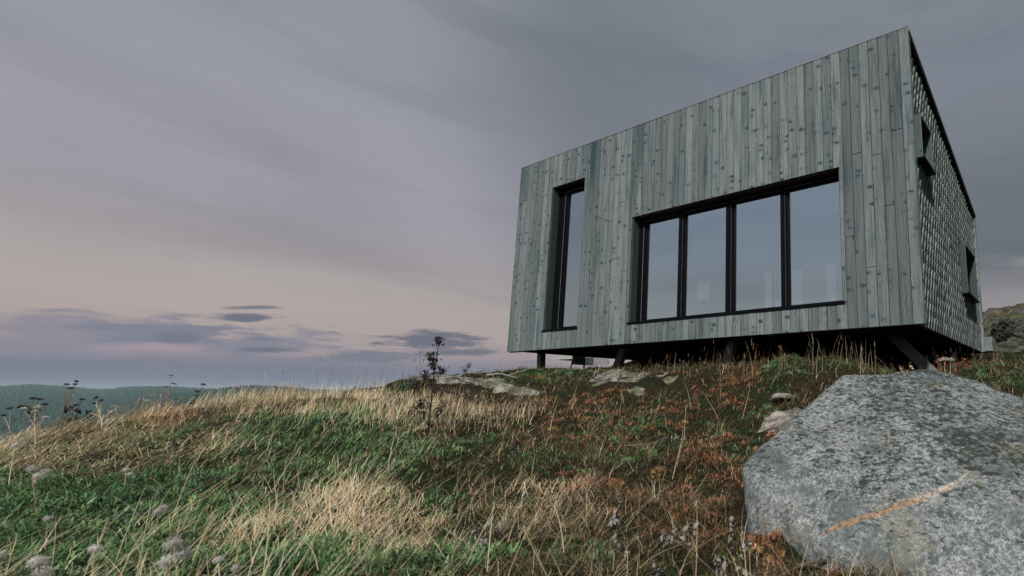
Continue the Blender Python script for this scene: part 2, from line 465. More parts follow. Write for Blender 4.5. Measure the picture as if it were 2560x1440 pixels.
ctrl = [at(*p) for p in [
    (0, 1480, 2.3), (640, 1480, 2.25), (1280, 1480, 2.2), (1900, 1480, 2.2), (2250, 1570, 2.05), (2700, 1620, 1.95),
    (0, 1290, 2.9), (450, 1290, 3.0), (900, 1300, 3.0), (1280, 1300, 3.0), (1700, 1310, 3.0),
    (0, 1180, 3.5), (350, 1165, 3.8), (800, 1165, 3.9), (1280, 1175, 3.9), (1720, 1180, 3.9),
    (150, 1110, 4.4), (500, 1070, 4.8), (850, 1065, 4.9), (1150, 1085, 4.9), (1450, 1085, 4.9), (1750, 1090, 4.8),
    (400, 1050, 5.3), (600, 1022, 5.6), (750, 1004, 5.9), (880, 1002, 6.2), (1050, 1020, 6.3), (1350, 1030, 6.1), (1620, 1022, 6.0), (1850, 1010, 5.6),
    (1000, 975, 7.6), (1200, 978, 7.5), (1450, 978, 7.3), (1650, 966, 6.9), (1800, 948, 6.6), (1920, 914, 6.3), (2060, 912, 6.2),
    (880, 983, 8.2), (990, 962, 8.9), (1120, 949, 9.2), (1250, 938, 9.6), (1340, 928, 10.0),
    (1450, 928, 9.2), (1545, 938, 8.2), (1700, 925, 7.5), (1815, 915, 7.3),
    (2250, 945, 6.0), (2350, 948, 6.6), (2480, 925, 6.4), (2580, 930, 6.6), (2750, 940, 6.3),
    (2000, 1120, 4.3), (2100, 1050, 4.9), (2500, 1010, 5.0), (2450, 1200, 3.6), (2900, 1150, 4.0), (2950, 1350, 2.8)]]
ctrl += [Vector(p) for p in [(0, 1.0, 0.0), (-3, 1.0, 0.05), (3, 1.0, 0.0), (0, -1.5, -0.05), (-5, -1, 0.0), (4, -1, 0.0),
    (-6.6, 2.2, 0.02), (-8.2, 5.2, -0.4), (-8.8, 8.2, -0.4), (-7.9, 10.5, 0.0), (-7.0, 12.0, 0.2), (-9, 2, -0.4), (-10.5, 6, -1.2), (-10.5, 9.5, -1.2),
    (-5.8, 12.0, 0.35), (-4.6, 13.2, 0.75), (-1.9, 14.9, 1.70), (-3.1, 14.3, 1.72), (-4.1, 14.4, 1.40), (-.2, 13.8, 1.75), (2.4, 12.2, 1.78), (3.9, 11.2, 1.70), (5.4, 10.2, 1.30), (-2.6, 11.6, 1.12), (0.6, 11.3, 1.30), (2.0, 10.0, 1.30), (3.5, 9.0, 1.3), (4.8, 8.4, 1.2), (0.5, 8.8, 1.2), (2.2, 7.8, 1.15), (-1.4, 9.8, 1.2), (4.0, 7.2, 1.08),
    (-3.6, 16, 0.5), (1, 15, 1.7), (5, 12.5, 1.9), (7, 9, 1.4), (7, 6, 1.1), (6, 3.5, 0.5), (-7, 15, -0.5), (9, 12, 1.8), (9, 7, 1.4), (5, 17, 1.2)]]
CPT = np.array([tuple(p) for p in ctrl])
def _tps_fit(P):
    n = len(P); d = np.hypot(P[:, None, 0] - P[None, :, 0], P[:, None, 1] - P[None, :, 1])
    K = np.where(d > 0, d * d * np.log(np.maximum(d, 1e-9)), 0) + np.eye(n) * 0.004
    A = np.zeros((n + 3, n + 3)); A[:n, :n] = K; A[:n, n] = 1; A[:n, n + 1:] = P[:, :2]
    A[n:, :n] = A[:n, n:].T
    b = np.zeros(n + 3); b[:n] = P[:, 2]
    return np.linalg.solve(A, b)
TW = _tps_fit(CPT)

def hash2(ix, iy, s):
    v = np.sin(ix * 127.1 + iy * 311.7 + s * 74.7) * 43758.5453
    return v - np.floor(v)
def vnoise(x, y, s=0.0):
    ix, iy = np.floor(x), np.floor(y); fx, fy = x - ix, y - iy
    fx = fx * fx * (3 - 2 * fx); fy = fy * fy * (3 - 2 * fy)
    a, b = hash2(ix, iy, s), hash2(ix + 1, iy, s); c, d = hash2(ix, iy + 1, s), hash2(ix + 1, iy + 1, s)
    return (a * (1 - fx) + b * fx) * (1 - fy) + (c * (1 - fx) + d * fx) * fy
def fbm(x, y, s=0.0, o=4):
    r = 0; a = .5; t = 0
    for k in range(o):
        r = r + a * vnoise(x, y, s + k * 3.7); t += a; a *= .5; x = x * 2.03 + 5.1; y = y * 2.03 + 1.7
    return r / t

def far_z(x, y):
    d = np.hypot(x - 1.0, y - 6.0)
    z = 0.6 - (0.12 + 0.22 * np.clip(-x / 9.0, 0, 1)) * np.maximum(d - 9, 0)
    z = np.where(d > 60, z - 0.30 * (d - 60), z)
    z = np.maximum(z, -78 + 0 * d)
    return z + (fbm(x * .03, y * .03, 2.0) - .5) * np.clip((d - 15) * .08, 0, 14)
def gz(x, y):
    x = np.asarray(x, float); y = np.asarray(y, float)
    sh = x.shape; xf, yf = x.ravel(), y.ravel()
    z = np.empty(xf.size)
    for i in range(0, xf.size, 20000):
        xx, yy = xf[i:i + 20000], yf[i:i + 20000]
        d2 = (xx[:, None] - CPT[None, :, 0]) ** 2 + (yy[:, None] - CPT[None, :, 1]) ** 2
        z[i:i + 20000] = (0.5 * d2 * np.log(np.maximum(d2, 1e-12))) @ TW[:-3] + TW[-3] + TW[-2] * xx + TW[-1] * yy
    cx, cy = xf - 0.0, yf - 6.0
    r = np.hypot(cx / 10.5, cy / 9.5)
    w = np.clip((r - 0.95) / 0.6, 0, 1); w = w * w * (3 - 2 * w)
    z = np.where(w < 1, np.clip(z, -4, 4), 0) * (1 - w) + far_z(xf, yf) * w
    near = 1 - w
    z += near * ((fbm(xf * 1.7, yf * 1.7, 1.0) - .5) * 0.20 + (fbm(xf * 5.5, yf * 5.5, 4.0, 3) - .5) * 0.13)
    return z.reshape(sh)
def gzs(x, y): return float(gz(np.array([x]), np.array([y]))[0])
def ghit(px, py, y0=1.6, y1=14.0):
    """the ground point a sight line through this photo point first meets"""
    d = ray(px, py); ys = np.linspace(y0, y1, 500)
    xs = EYE.x + d.x / d.y * ys; zs = EYE.z + d.z / d.y * ys
    k = np.nonzero(zs < gz(xs, ys))[0]
    k = k[0] if len(k) else int(np.argmin(zs - gz(xs, ys)))
    return Vector((xs[k], ys[k], gzs(xs[k], ys[k])))

def build_ground():
    nu, nv = 420, 420
    def warp(n, c, near, far):
        t = np.linspace(-1, 1, n)
        return c + t ** 9 * far + t * near
    xs = warp(nu, -1.5, 13.0, 5200.0); ys = warp(nv, 6.0, 10.0, 5200.0)
    X, Y = np.meshgrid(xs, ys)
    Z = gz(X, Y)
    V = np.stack([X, Y, Z], -1).reshape(-1, 3)
    i = np.arange(nu - 1)[None, :] + np.arange(nv - 1)[:, None] * nu
    F = np.stack([i, i + 1, i + nu + 1, i + nu], -1).reshape(-1, 4)
    me = bpy.data.meshes.new('ground')
    me.vertices.add(len(V)); me.vertices.foreach_set('co', V.ravel())
    me.loops.add(F.size); me.loops.foreach_set('vertex_index', F.ravel().astype(np.int32))
    me.polygons.add(len(F)); me.polygons.foreach_set('loop_start', np.arange(0, F.size, 4, dtype=np.int32))
    me.polygons.foreach_set('use_smooth', np.ones(len(F), bool))
    me.update(calc_edges=True)
    m, N = material('turf_soil')
    g = N.new('ShaderNodeNewGeometry').outputs['Position']
    n1 = N.noise(g, 1.1, 5, .6); n2 = N.noise(g, 22, 5, .65); n3 = N.noise(g, 90, 3, .6)
    c = N.ramp(n2, [(.25, (.006, .006, .005)), (.5, (.016, .013, .008)), (.72, (.036, .027, .016))])
    c = N.mix(N.sstep(n1, .42, .62), c, N.ramp(n2, [(.25, (.005, .009, .005)), (.6, (.012, .020, .009)), (.8, (.026, .034, .016))]))
    dist = N.vm('LENGTH', g)
    c = N.mix(N.sstep(dist, 30, 120), c, N.ramp(N.noise(g, .08, 6, .65), [(.3, (.012, .022, .014)), (.7, (.03, .045, .025))]))
    finish(N, c, .95, .05, N.m('ADD', n2, N.m('MULTIPLY', n3, .5)), .8, .03)
    me.materials.append(m)
    o = bpy.data.objects.new('ground', me); col.objects.link(o)
    tag(o, kind='structure')
build_ground()

# ------------------------------------------------------------------ far wooded hills
def catmull(pts, n):
    xs = np.array([p[0] for p in pts], float); ys = np.array([p[1] for p in pts], float)
    t = np.linspace(xs[0], xs[-1], n)
    y = np.interp(t, xs, ys)
    k = np.hanning(max(3, n // len(pts) | 1)); k /= k.sum()
    pad = len(k) // 2
    return t, np.convolve(np.pad(y, pad, mode='edge'), k, 'valid')[:n]

m, N = material('conifer_forest')
g = N.new('ShaderNodeNewGeometry').outputs['Position']
n1 = N.noise(g, .012, 4, .6); n2 = N.noise(g, .09, 3, .6)
c = N.mix(N.sstep(n1, .4, .6), N.ramp(n2, [(.3, (.009, .026, .027)), (.7, (.018, .048, .046))]), N.ramp(n2, [(.3, (.012, .030, .028)), (.7, (.024, .054, .047))]))
finish(N, c, .95, .05)
M['forest'] = m

def hill(name, crest, Yc, Yn, zn, ntree, seed, hmin=9, hmax=17):
    n = 260; rows = 26
    px, py = catmull(crest, n)
    V = np.zeros((rows + 8, n, 3))
    for i in range(n):
        top = at(px[i], py[i], Yc)
        d = ray(px[i], py[i]); kx = d.x / d.y
        for j in range(rows):
            t = j / (rows - 1)                                   # 0 crest, 1 foot (near)
            Y = Yc + (Yn - Yc) * t
            s = 1 - t
            V[j, i] = (kx * Y, Y, zn + (top.z - 10 - zn) * (s * s * (3 - 2 * s)) ** .75)
        for j in range(8):                                       # back slope
            t = (j + 1) / 8; Y = Yc + 500 * t
            V[rows + j, i] = (kx * Y, Y, top.z - 10 - 90 * t * t)
    V = np.concatenate([V[:rows][::-1], V[rows:]], 0)
    R = V.shape[0]
    V[..., 2] += (fbm(V[..., 0] * .004, V[..., 1] * .004, seed) - .5) * 18 * np.linspace(1, .1, R)[:, None]
    faces = [(j * n + i, j * n + i + 1, (j + 1) * n + i + 1, (j + 1) * n + i) for j in range(R - 1) for i in range(n - 1)]
    o = mesh_obj(name, V.reshape(-1, 3), faces, M['forest'], smooth=True)
    tag(o, kind='structure')
    # conifers on the slope facing us and along the crest
    r = np.random.default_rng(int(seed))
    vs = []; 
    fj = (rows + 2) * r.random(ntree) ** 0.8; fi = r.random(ntree) * (n - 1.01)
    j0 = np.minimum(fj.astype(int), R - 2); i0 = fi.astype(int); a = (fj - j0)[:, None]; b = (fi - i0)[:, None]
    P = (V[j0, i0] * (1 - a) * (1 - b) + V[j0 + 1, i0] * a * (1 - b) + V[j0, i0 + 1] * (1 - a) * b + V[j0 + 1, i0 + 1] * a * b)
    h = hmin + (hmax - hmin) * r.random(ntree); w = h * (.26 + .2 * r.random(ntree))
    th = r.random(ntree) * 6.28
    K = 5
    ring = np.stack([np.stack([P[:, 0] + w * np.cos(th + k * 6.283 / K), P[:, 1] + w * np.sin(th + k * 6.283 / K), P[:, 2] + h * .12], -1) for k in range(K)], 1)
    tip = np.stack([P[:, 0], P[:, 1], P[:, 2] + h], -1)[:, None]
    A = np.concatenate([ring, tip], 1).reshape(-1, 3)
    base = np.arange(ntree)[:, None] * (K + 1)
    F = np.stack([np.stack([base[:, 0] + k, base[:, 0] + (k + 1) % K, base[:, 0] + K], -1) for k in range(K)], 1).reshape(-1, 3)
    o = mesh_np('forest', A, F, M['forest'])
    tag(o, kind='stuff')

def mesh_np(name, V, F, mat, colr=None, parent=None, smooth=False):
    me = bpy.data.meshes.new(name)
    me.vertices.add(len(V)); me.vertices.foreach_set('co', np.ascontiguousarray(V, np.float32).ravel())
    if isinstance(F, (list, tuple)):
        loops = np.concatenate([f.ravel() for f in F]); sizes = np.concatenate([np.full(len(f), f.shape[1]) for f in F])
    else:
        loops = F.ravel(); sizes = np.full(len(F), F.shape[1])
    me.loops.add(len(loops)); me.loops.foreach_set('vertex_index', loops.astype(np.int32))
    me.polygons.add(len(sizes)); me.polygons.foreach_set('loop_start', (np.cumsum(sizes) - sizes).astype(np.int32))
    if smooth: me.polygons.foreach_set('use_smooth', np.ones(len(sizes), bool))
    me.update(calc_edges=True)
    if colr is not None:
        a = me.color_attributes.new('Col', 'FLOAT_COLOR', 'POINT')
        c4 = np.ones((len(V), 4), np.float32); c4[:, :3] = colr
        a.data.foreach_set('color', c4.ravel())
    me.materials.append(mat)
    o = bpy.data.objects.new(name, me); col.objects.link(o)
    if parent: o.parent = parent
    return o

hill('wooded_hill', [(-500, 975), (-200, 970), (0, 967), (60, 963), (110, 964), (180, 969), (240, 975), (262, 976), (300, 970), (340, 967), (420, 967), (480, 970), (540, 973), (600, 974), (700, 975), (850, 976), (1000, 978), (1300, 979)],
     2500, 520, -76, 18000, 3)
hill('wooded_ridge', [(200, 1016), (300, 1003), (380, 990), (480, 980), (545, 972), (590, 966), (640, 963), (690, 963), (735, 966), (800, 974), (860, 973), (900, 976), (1000, 980), (1200, 984)],
     1300, 560, -76, 6000, 5, 6, 12)

# the air between: one closed box of thin haze
hz = MB().box(-5600, 5600, -5600, 5600, -110, 60).build('haze', None)
m, N = material('haze_air')
pv = N.new('ShaderNodeVolumePrincipled'); pv.inputs['Color'].default_value = (.74, .92, 1.0, 1); pv.inputs['Density'].default_value = 0.00007
pv.inputs['Anisotropy'].default_value = 0.0
o = N.new('ShaderNodeOutputMaterial'); N.l.new(pv.outputs[0], o.inputs['Volume'])
hz.data.materials.append(m)
tag(hz, kind='stuff')

# ------------------------------------------------------------------ the cabin
cabin = empty('cabin', HOUSE, YAW)
tag(cabin, 'grey weathered timber cabin standing on steel posts above the rocks', 'cabin')

TALL = (-7.058, -6.109, 0.348, 3.228)     # opening x0, x1, z0, z1
WIDE = (-4.825, -1.000, 0.339, 2.200)
WALLY0, WALLY1 = 0.028, 0.26

def wall_with_holes(mb, x0, x1, y0, y1, z0, z1, holes):
    xs = sorted({x0, x1, *[h[0] for h in holes], *[h[1] for h in holes]})
    for a, b in zip(xs, xs[1:]):
        hs = sorted([h for h in holes if h[0] <= a and h[1] >= b], key=lambda h: h[2])
        z = z0
        for h in hs:
            mb.box(a, b, y0, y1, z, h[2]); z = h[3]
        mb.box(a, b, y0, y1, z, z1)
mb = MB(); wall_with_holes(mb, -HL + .02, -.09, WALLY0, WALLY1, 0.02, HH - .05, [TALL, WIDE])
front_wall = mb.build('front_wall', M['sheath'], cabin)

# front planks: vertical boards, notched round the openings, butt-jointed here and there
def plank_poly(xa, xb, za, zb):
    """outline pieces of one board between za and zb after the window openings are cut out"""
    pieces = [[xa, xb, za, zb, None]]
    for (ox0, ox1, oz0, oz1) in (TALL, WIDE):
        out = []
        for (a, b, c, d, nt) in pieces:
            if b <= ox0 + .004 or a >= ox1 - .004 or d <= oz0 or c >= oz1: out.append([a, b, c, d, nt]); continue
            if a >= ox0 - .012 and b <= ox1 + .012:
                if c < oz0: out.append([a, b, c, oz0, nt])
                if d > oz1: out.append([a, b, oz1, d, nt])
            else:
                out.append([a, b, c, d, (ox0, ox1, oz0, oz1)])
        pieces = out
    return pieces

def plank_mesh(a, b, c, d, nt, y0, y1):
    """extruded board with chamfered front edges, origin at its lower middle"""
    if nt is None:
        pts = [(a, c), (b, c), (b, d), (a, d)]
    else:
        ox0, ox1, oz0, oz1 = nt
        lo, hi = max(oz0, c), min(oz1, d)
        if a < ox0:            # opening lies on the right part
            pts = [(a, c)] + ([(b, c), (b, lo), (ox0, lo)] if lo > c else [(ox0, c)]) + ([(ox0, hi), (b, hi), (b, d)] if hi < d else [(ox0, d)]) + [(a, d)]
        else:
            pts = [(b, d)] + ([(a, d), (a, hi), (ox1, hi)] if hi < d else [(ox1, d)]) + ([(ox1, lo), (a, lo), (a, c)] if lo > c else [(ox1, c)]) + [(b, c)]
    cx, cz = (a + b) / 2, 0.0
    n = len(pts); ch = .004
    mx = sum(p[0] for p in pts) / n; mz = (c + d) / 2
    vs = []
    for (x, z) in pts: vs.append((x - cx, y1, z))
    for (x, z) in pts: vs.append((x - cx, y0 + ch, z))
    for (x, z) in pts:
        xi = x + (ch if x == a else -ch if x == b else 0)
        zi = z + (ch if z == c else -ch if z == d else 0)
        vs.append((xi - cx, y0, zi))
    fs = [tuple(range(n))]
    for k in range(n):
        k2 = (k + 1) % n
        fs.append((k2, k, n + k, n + k2)); fs.append((n + k2, n + k, 2 * n + k, 2 * n + k2))
    fs.append(tuple(range(3 * n - 1, 2 * n - 1, -1)))
    me = bpy.data.meshes.new('plank'); me.from_pydata(vs, [], fs)
    bm = bmesh.new(); bm.from_mesh(me); bmesh.ops.recalc_face_normals(bm, faces=bm.faces); bm.to_mesh(me); bm.free()
    me.materials.append(M['plank'])
    return me, cx

NP = 60
PW = HL / NP
pr_ = random.Random(5)
edges = [-HL + PW * i for i in range(NP + 1)]
for i in range(1, NP): edges[i] += pr_.uniform(-.006, .006)
stained = {16: 1.0, 17: .5, 25: .75, 1: .5, 2: .35, 24: .25}
for i in range(NP):
    xa, xb = edges[i] + .0034, edges[i + 1] - .0034
    if i == NP - 1: xb = edges[i + 1]
    bs = pr_.uniform(.02, .98)
    for (a, b, c, d, nt) in plank_poly(xa, xb, 0.0, HH):
        cuts = []
        if d - c > 2.0:
            if 14 <= i <= 24 or 6 > i >= 0 or i > 51: 
                if pr_.random() < .55: cuts.append(2.35 + .18 * math.sin(i * 2.1) + pr_.uniform(-.1, .1) - (.95 if i % 2 else 0))
            if pr_.random() < .12: cuts.append(pr_.choice([3.1, 3.45, .75]) + pr_.uniform(-.1, .1))
        cuts = sorted(q for q in cuts if c + .25 < q < d - .2 and (nt is None or abs(q - nt[2]) > .1 and abs(q - nt[3]) > .1))
        lo = c
        for q in cuts + [d]:
            hi = q - (.0018 if q != d else 0)
            dy = pr_.uniform(0, .0030)
            me, cx = plank_mesh(a, b, lo, hi, nt, dy, .024)
            o = link_mesh('plank', me, front_wall, (cx, 0, 0))
            o['board_seed'] = bs
            o['stain'] = float(stained.get(i, 0.0)) if hi > 3.3 else 0.0
            lo = q + .0018

# reveals (side boards, head and sill of the two front openings)
def reveal(op):
    x0, x1, z0, z1 = op
    MB().box(x0, x0 + .018, .026, .17, z0 + .022, z1 - .024).build('jamb_board', M['reveal'], front_wall)
    MB().box(x1 - .018, x1, .026, .17, z0 + .022, z1 - .024).build('jamb_board', M['reveal'], front_wall)
    MB().box(x0, x1, .026, .17, z1 - .022, z1).build('head_board', M['lintel'], front_wall)
    MB().box(x0 - .012, x1 + .03, -.022, .17, z0 - .004, z0 + .02).build('sill', M['frame'], front_wall)
reveal(TALL); reveal(WIDE)

def window_unit(op, lights, gz0, gz1):
    """black frame, mullions between the lights, a sash and one pane in each light (lights = visible glass extents)"""
    x0, x1, z0, z1 = op
    x0 += .02; x1 -= .02; z0 += .022; z1 -= .024
    y0, y1 = .165, .245
    ext = [(a - (.05 if i else .07), b + (.03 if i < len(lights) - 1 else .01)) for i, (a, b) in enumerate(lights)]     # sash outlines
    mb = MB()
    mb.box(x0, ext[0][0], y0, y1, z0, z1).box(ext[-1][1], x1, y0, y1, z0, z1)
    mb.box(ext[0][0], ext[-1][1], y0, y1, gz1 + .045, z1).box(ext[0][0], ext[-1][1], y0, y1, z0, gz0 - .028)
    w = mb.build('window', M['frame'], cabin)
    for (e0, e1) in zip(ext, ext[1:]):
        q = MB().box(e0[1], e1[0], y0 - .004, y1, gz0 - .026, gz1 + .043)
        q.tube([((e0[1] + e1[0]) / 2, y0 - .006, gz0 - .02), ((e0[1] + e1[0]) / 2, y0 - .006, gz1 + .03)], .012, 8)
        q.build('mullion', M['frame'], w)
    ys, ye = y0 + .018, y1 - .006
    for (a, b), (sa, sb) in zip(lights, ext):
        s = MB()
        s.box(sa + .002, a, ys, ye, gz0 - .026, gz1 + .043).box(b, sb - .002, ys, ye, gz0 - .026, gz1 + .043)
        s.box(a, b, ys, ye, gz1, gz1 + .043).box(a, b, ys, ye, gz0 - .026, gz0)
        s.build('sash', M['frame'], w)
        g_ = MB().box(sa + .003, sb - .003, y0 - .003, y0 - .0005, gz1 + .040, gz1 + .0455)
        g_.box(sa - .004, sa + .002, y0 - .003, y0 - .0005, gz0 - .024, gz1 + .038)
        g_.build('gasket', M['frame_line'], w)
        MB().box(a, b, y0 + .045, y0 + .051, gz0, gz1).build('pane', M['glass'], w)
window_unit(TALL, [(-6.77, -6.16)], .43, 3.10)
window_unit(WIDE, [(-4.619, -3.924), (-3.772, -2.972), (-2.808, -2.004), (-1.868, -1.045)], .41, 2.10)

# side wall: recessed backing, courses of tapered upright shingles
SX = -0.075
def roof_z(y): return HH - (HH - HB) * y / HW
UP = (0.255, 0.87, 2.19, 2.79)            # y0, y1, z0, z1
LOWW = (3.10, 4.21, 0.885, 1.76)
mb = MB()
def sloped(mb, x0, x1, ya, yb, z0, dz):
    za, zb = roof_z(ya) - dz, roof_z(yb) - dz
    mb.add([(x0, ya, z0), (x1, ya, z0), (x1, yb, z0), (x0, yb, z0), (x0, ya, za), (x1, ya, za), (x1, yb, zb), (x0, yb, zb)],
           [(0, 3, 2, 1), (4, 5, 6, 7), (0, 1, 5, 4), (1, 2, 6, 5), (2, 3, 7, 6), (3, 0, 4, 7)])
def side_wall_mesh():
    mb = MB()
    ys = [.03, UP[0] + .03, UP[1] - .03, LOWW[0] + .03, LOWW[1] - .03, HW - .06]
    for a, b in zip(ys, ys[1:]):
        if a == UP[0] + .03:
            mb.box(SX - .18, SX, a, b, .02, UP[2] + .03); 
            za, zb = roof_z(a) - .06, roof_z(b) - .06
            mb.add([(SX - .18, a, UP[3] - .03), (SX, a, UP[3] - .03), (SX, b, UP[3] - .03), (SX - .18, b, UP[3] - .03), (SX - .18, a, za), (SX, a, za), (SX, b, zb), (SX - .18, b, zb)],
                   [(0, 3, 2, 1), (4, 5, 6, 7), (0, 1, 5, 4), (1, 2, 6, 5), (2, 3, 7, 6), (3, 0, 4, 7)])
        elif a == LOWW[0] + .03:
            mb.box(SX - .18, SX, a, b, .02, LOWW[2] + .03)
            za, zb = roof_z(a) - .06, roof_z(b) - .06
            mb.add([(SX - .18, a, LOWW[3] - .03), (SX, a, LOWW[3] - .03), (SX, b, LOWW[3] - .03), (SX - .18, b, LOWW[3] - .03), (SX - .18, a, za), (SX, a, za), (SX, b, zb), (SX - .18, b, zb)],
                   [(0, 3, 2, 1), (4, 5, 6, 7), (0, 1, 5, 4), (1, 2, 6, 5), (2, 3, 7, 6), (3, 0, 4, 7)])
        else:
            sloped(mb, SX - .18, SX, a, b, .02, .06)
    return mb
side_wall = side_wall_mesh().build('side_wall', M['sheath'], cabin)

CH, PITCHY, SW = 0.1625, 0.1440, 0.082
def shingle_mesh(h):
    """wedge: thick at the head, thin at the foot"""
    w = SW / 2; t0, t1 = .015, .043
    hh = h * .93
    vs = [(0, -w, 0), (t0, -w, 0), (t0, w, 0), (0, w, 0), (0, -w, hh), (t1, -w, hh), (t1, w, hh), (0, w, hh),
          (t1 - .004, -w, hh + .006), (t1 - .004, w, hh + .006), (0, -w, hh + .006), (0, w, hh + .006)]
    fs = [(0, 3, 2, 1), (0, 1, 5, 4), (1, 2, 6, 5), (2, 3, 7, 6), (3, 0, 4, 7), (4, 5, 8, 10), (5, 6, 9, 8), (6, 7, 11, 9), (7, 4, 10, 11), (8, 9, 11, 10)]
    me = bpy.data.meshes.new('shingle'); me.from_pydata(vs, [], fs); me.materials.append(M['slat']); me.materials.append(M['shingle_face_shaded'])
    bm = bmesh.new(); bm.from_mesh(me); bmesh.ops.recalc_face_normals(bm, faces=bm.faces); bm.to_mesh(me); bm.free()
    for p in me.polygons:                       # outer face and head take the shade-darkened wood, edges stay pale as if lit
        if p.normal.x > .5 or p.normal.z > .5: p.material_index = 1
    return me
sh_me = shingle_mesh(CH)
slots = []
ncol = int((HW - .13) / PITCHY) + 1
for r_ in range(26):
    z = .0 + r_ * CH
    for k in range(ncol + 1):
        y = .09 + k * PITCHY + (PITCHY / 2 if r_ % 2 else 0)
        if y > HW - .12: continue
        h = CH * .97
        zt = roof_z(y + SW / 2) - .15
        if z + h > zt:
            h = zt - z
        if h < .05: continue
        skip = False
        for (a, b, c, d) in (UP, LOWW):
            if y + SW / 2 > a - .004 and y - SW / 2 < b + .004 and z + h > c - .01 and z < d + .01:
                if z < c - .02 and c - .012 - z > .05: h = min(h, c - .012 - z)
                else: skip = True
        if skip: continue
        slots.append((y, z, h))
# those that show largest in the photo: nearest first
slots.sort(key=lambda s: (s[0] + 6.1) ** 2 + 1.0 * (s[1] + .8) ** 2)
MAXS = 296
rest = MB()
for i, (y, z, h) in enumerate(slots):
    jz = pr_.uniform(-.004, .004); jx = pr_.uniform(-.002, .003)
    if i < MAXS:
        o = link_mesh('shingle', sh_me, side_wall, (SX + .001 + max(jx, 0), y + pr_.uniform(-.004, .004), z + jz))
        o.scale = (1 + pr_.uniform(-.07, .07), 1 + pr_.uniform(-.04, .04), h / (CH * .97))
    else:
        s = h / (CH * .97)
        rest.add([(SX + .001 + v.co.x * (1 + pr_.uniform(-.1, .1)), y + v.co.y, z + jz + v.co.z * s) for v in sh_me.vertices], [tuple(p.vertices) for p in sh_me.polygons])
o = rest.build('shingle_courses', M['slat'], side_wall); o['kind'] = 'stuff'
o.data.materials.append(M['shingle_face_shaded'])
npf = len(sh_me.polygons)
for i, p in enumerate(o.data.polygons): p.material_index = sh_me.polygons[i % npf].material_index

# boxed side windows standing proud of the shingles
def side_window(w):
    y0, y1, z0, z1 = w
    t = .028; xo, xi = .04, SX - .17
    f = MB()
    f.box(xi, xo, y0, y0 + t, z0 + t, z1 - t).box(xi, xo, y1 - t, y1, z0 + t, z1 - t).box(xi, xo, y0, y1, z1 - t, z1).box(xi, xo, y0, y1, z0, z0 + t)
    win = f.build('window', M['reveal'], cabin)
    e = MB(); x2 = xo + .004; k = .014
    e.box(xo + .0005, x2, y0, y0 + k, z0 + k, z1 - k).box(xo + .0005, x2, y1 - k, y1, z0 + k, z1 - k).box(xo + .0005, x2, y0, y1, z1 - k, z1)
    e.build('frame_edge', M['slat'], win)
    MB().box(SX - .1, xo + .03, y0 - .012, y1 + .012, z0 - .02, z0 - .002).build('sill', M['frame'], win)
    s = MB(); k = .05; xa, xb = SX - .16, SX - .1; a, b, c, d = y0 + t, y1 - t, z0 + t, z1 - t
    s.box(xa, xb, a, a + k, c, d).box(xa, xb, b - k, b, c, d).box(xa, xb, a + k, b - k, d - k, d).box(xa, xb, a + k, b - k, c, c + k)
    s.build('sash', M['frame'], win)
    MB().box(xa + .02, xa + .026, a + k, b - k, c + k, d - k).build('pane', M['glass'], win)
side_window(UP); side_window(LOWW)

# corner board, rear fin, roof and its thin edge
MB().box(-.085, -.001, .026, .105, .02, HH - .03).build('corner_board', M['slat_face'], cabin)
mb = MB(); mb.add([(-.085, HW - .055, 0), (.0, HW - .055, 0), (.0, HW, 0), (-.085, HW, 0),
                  (-.085, HW - .055, roof_z(HW) - .03), (.0, HW - .055, roof_z(HW) - .03), (.0, HW, roof_z(HW) - .04), (-.085, HW, roof_z(HW) - .04)],
                 [(0, 3, 2, 1), (4, 5, 6, 7), (0, 1, 5, 4), (1, 2, 6, 5), (2, 3, 7, 6), (3, 0, 4, 7)])
mb.build('rear_corner_board', M['slat_face'], cabin)
def roof_slab(mb, x0, x1, ya, yb, dz0, dz1):
    mb.add([(x0, ya, roof_z(ya) - dz1), (x1, ya, roof_z(ya) - dz1), (x1, yb, roof_z(yb) - dz1), (x0, yb, roof_z(yb) - dz1),
            (x0, ya, roof_z(ya) - dz0), (x1, ya, roof_z(ya) - dz0), (x1, yb, roof_z(yb) - dz0), (x0, yb, roof_z(yb) - dz0)],
           [(0, 3, 2, 1), (4, 5, 6, 7), (0, 1, 5, 4), (1, 2, 6, 5), (2, 3, 7, 6), (3, 0, 4, 7)])
mb = MB(); roof_slab(mb, -HL + .01, -.004, .03, HW + .02, .012, .055)
roof = mb.build('roof', M['roofing'], cabin)
mb = MB(); roof_slab(mb, -.003, .012, .026, HW + .03, -.004, .045)
mb.build('roof_edge', M['trim'], roof)
mb = MB(); roof_slab(mb, -.07, -.004, .11, HW - .06, .057, .085)
mb.build('soffit_board', M['soffit'], roof)
mb = MB().box(-HL, .002, -.004, .03, HH + .001, HH + .012)
mb.build('roof_flashing', M['trim'], roof)

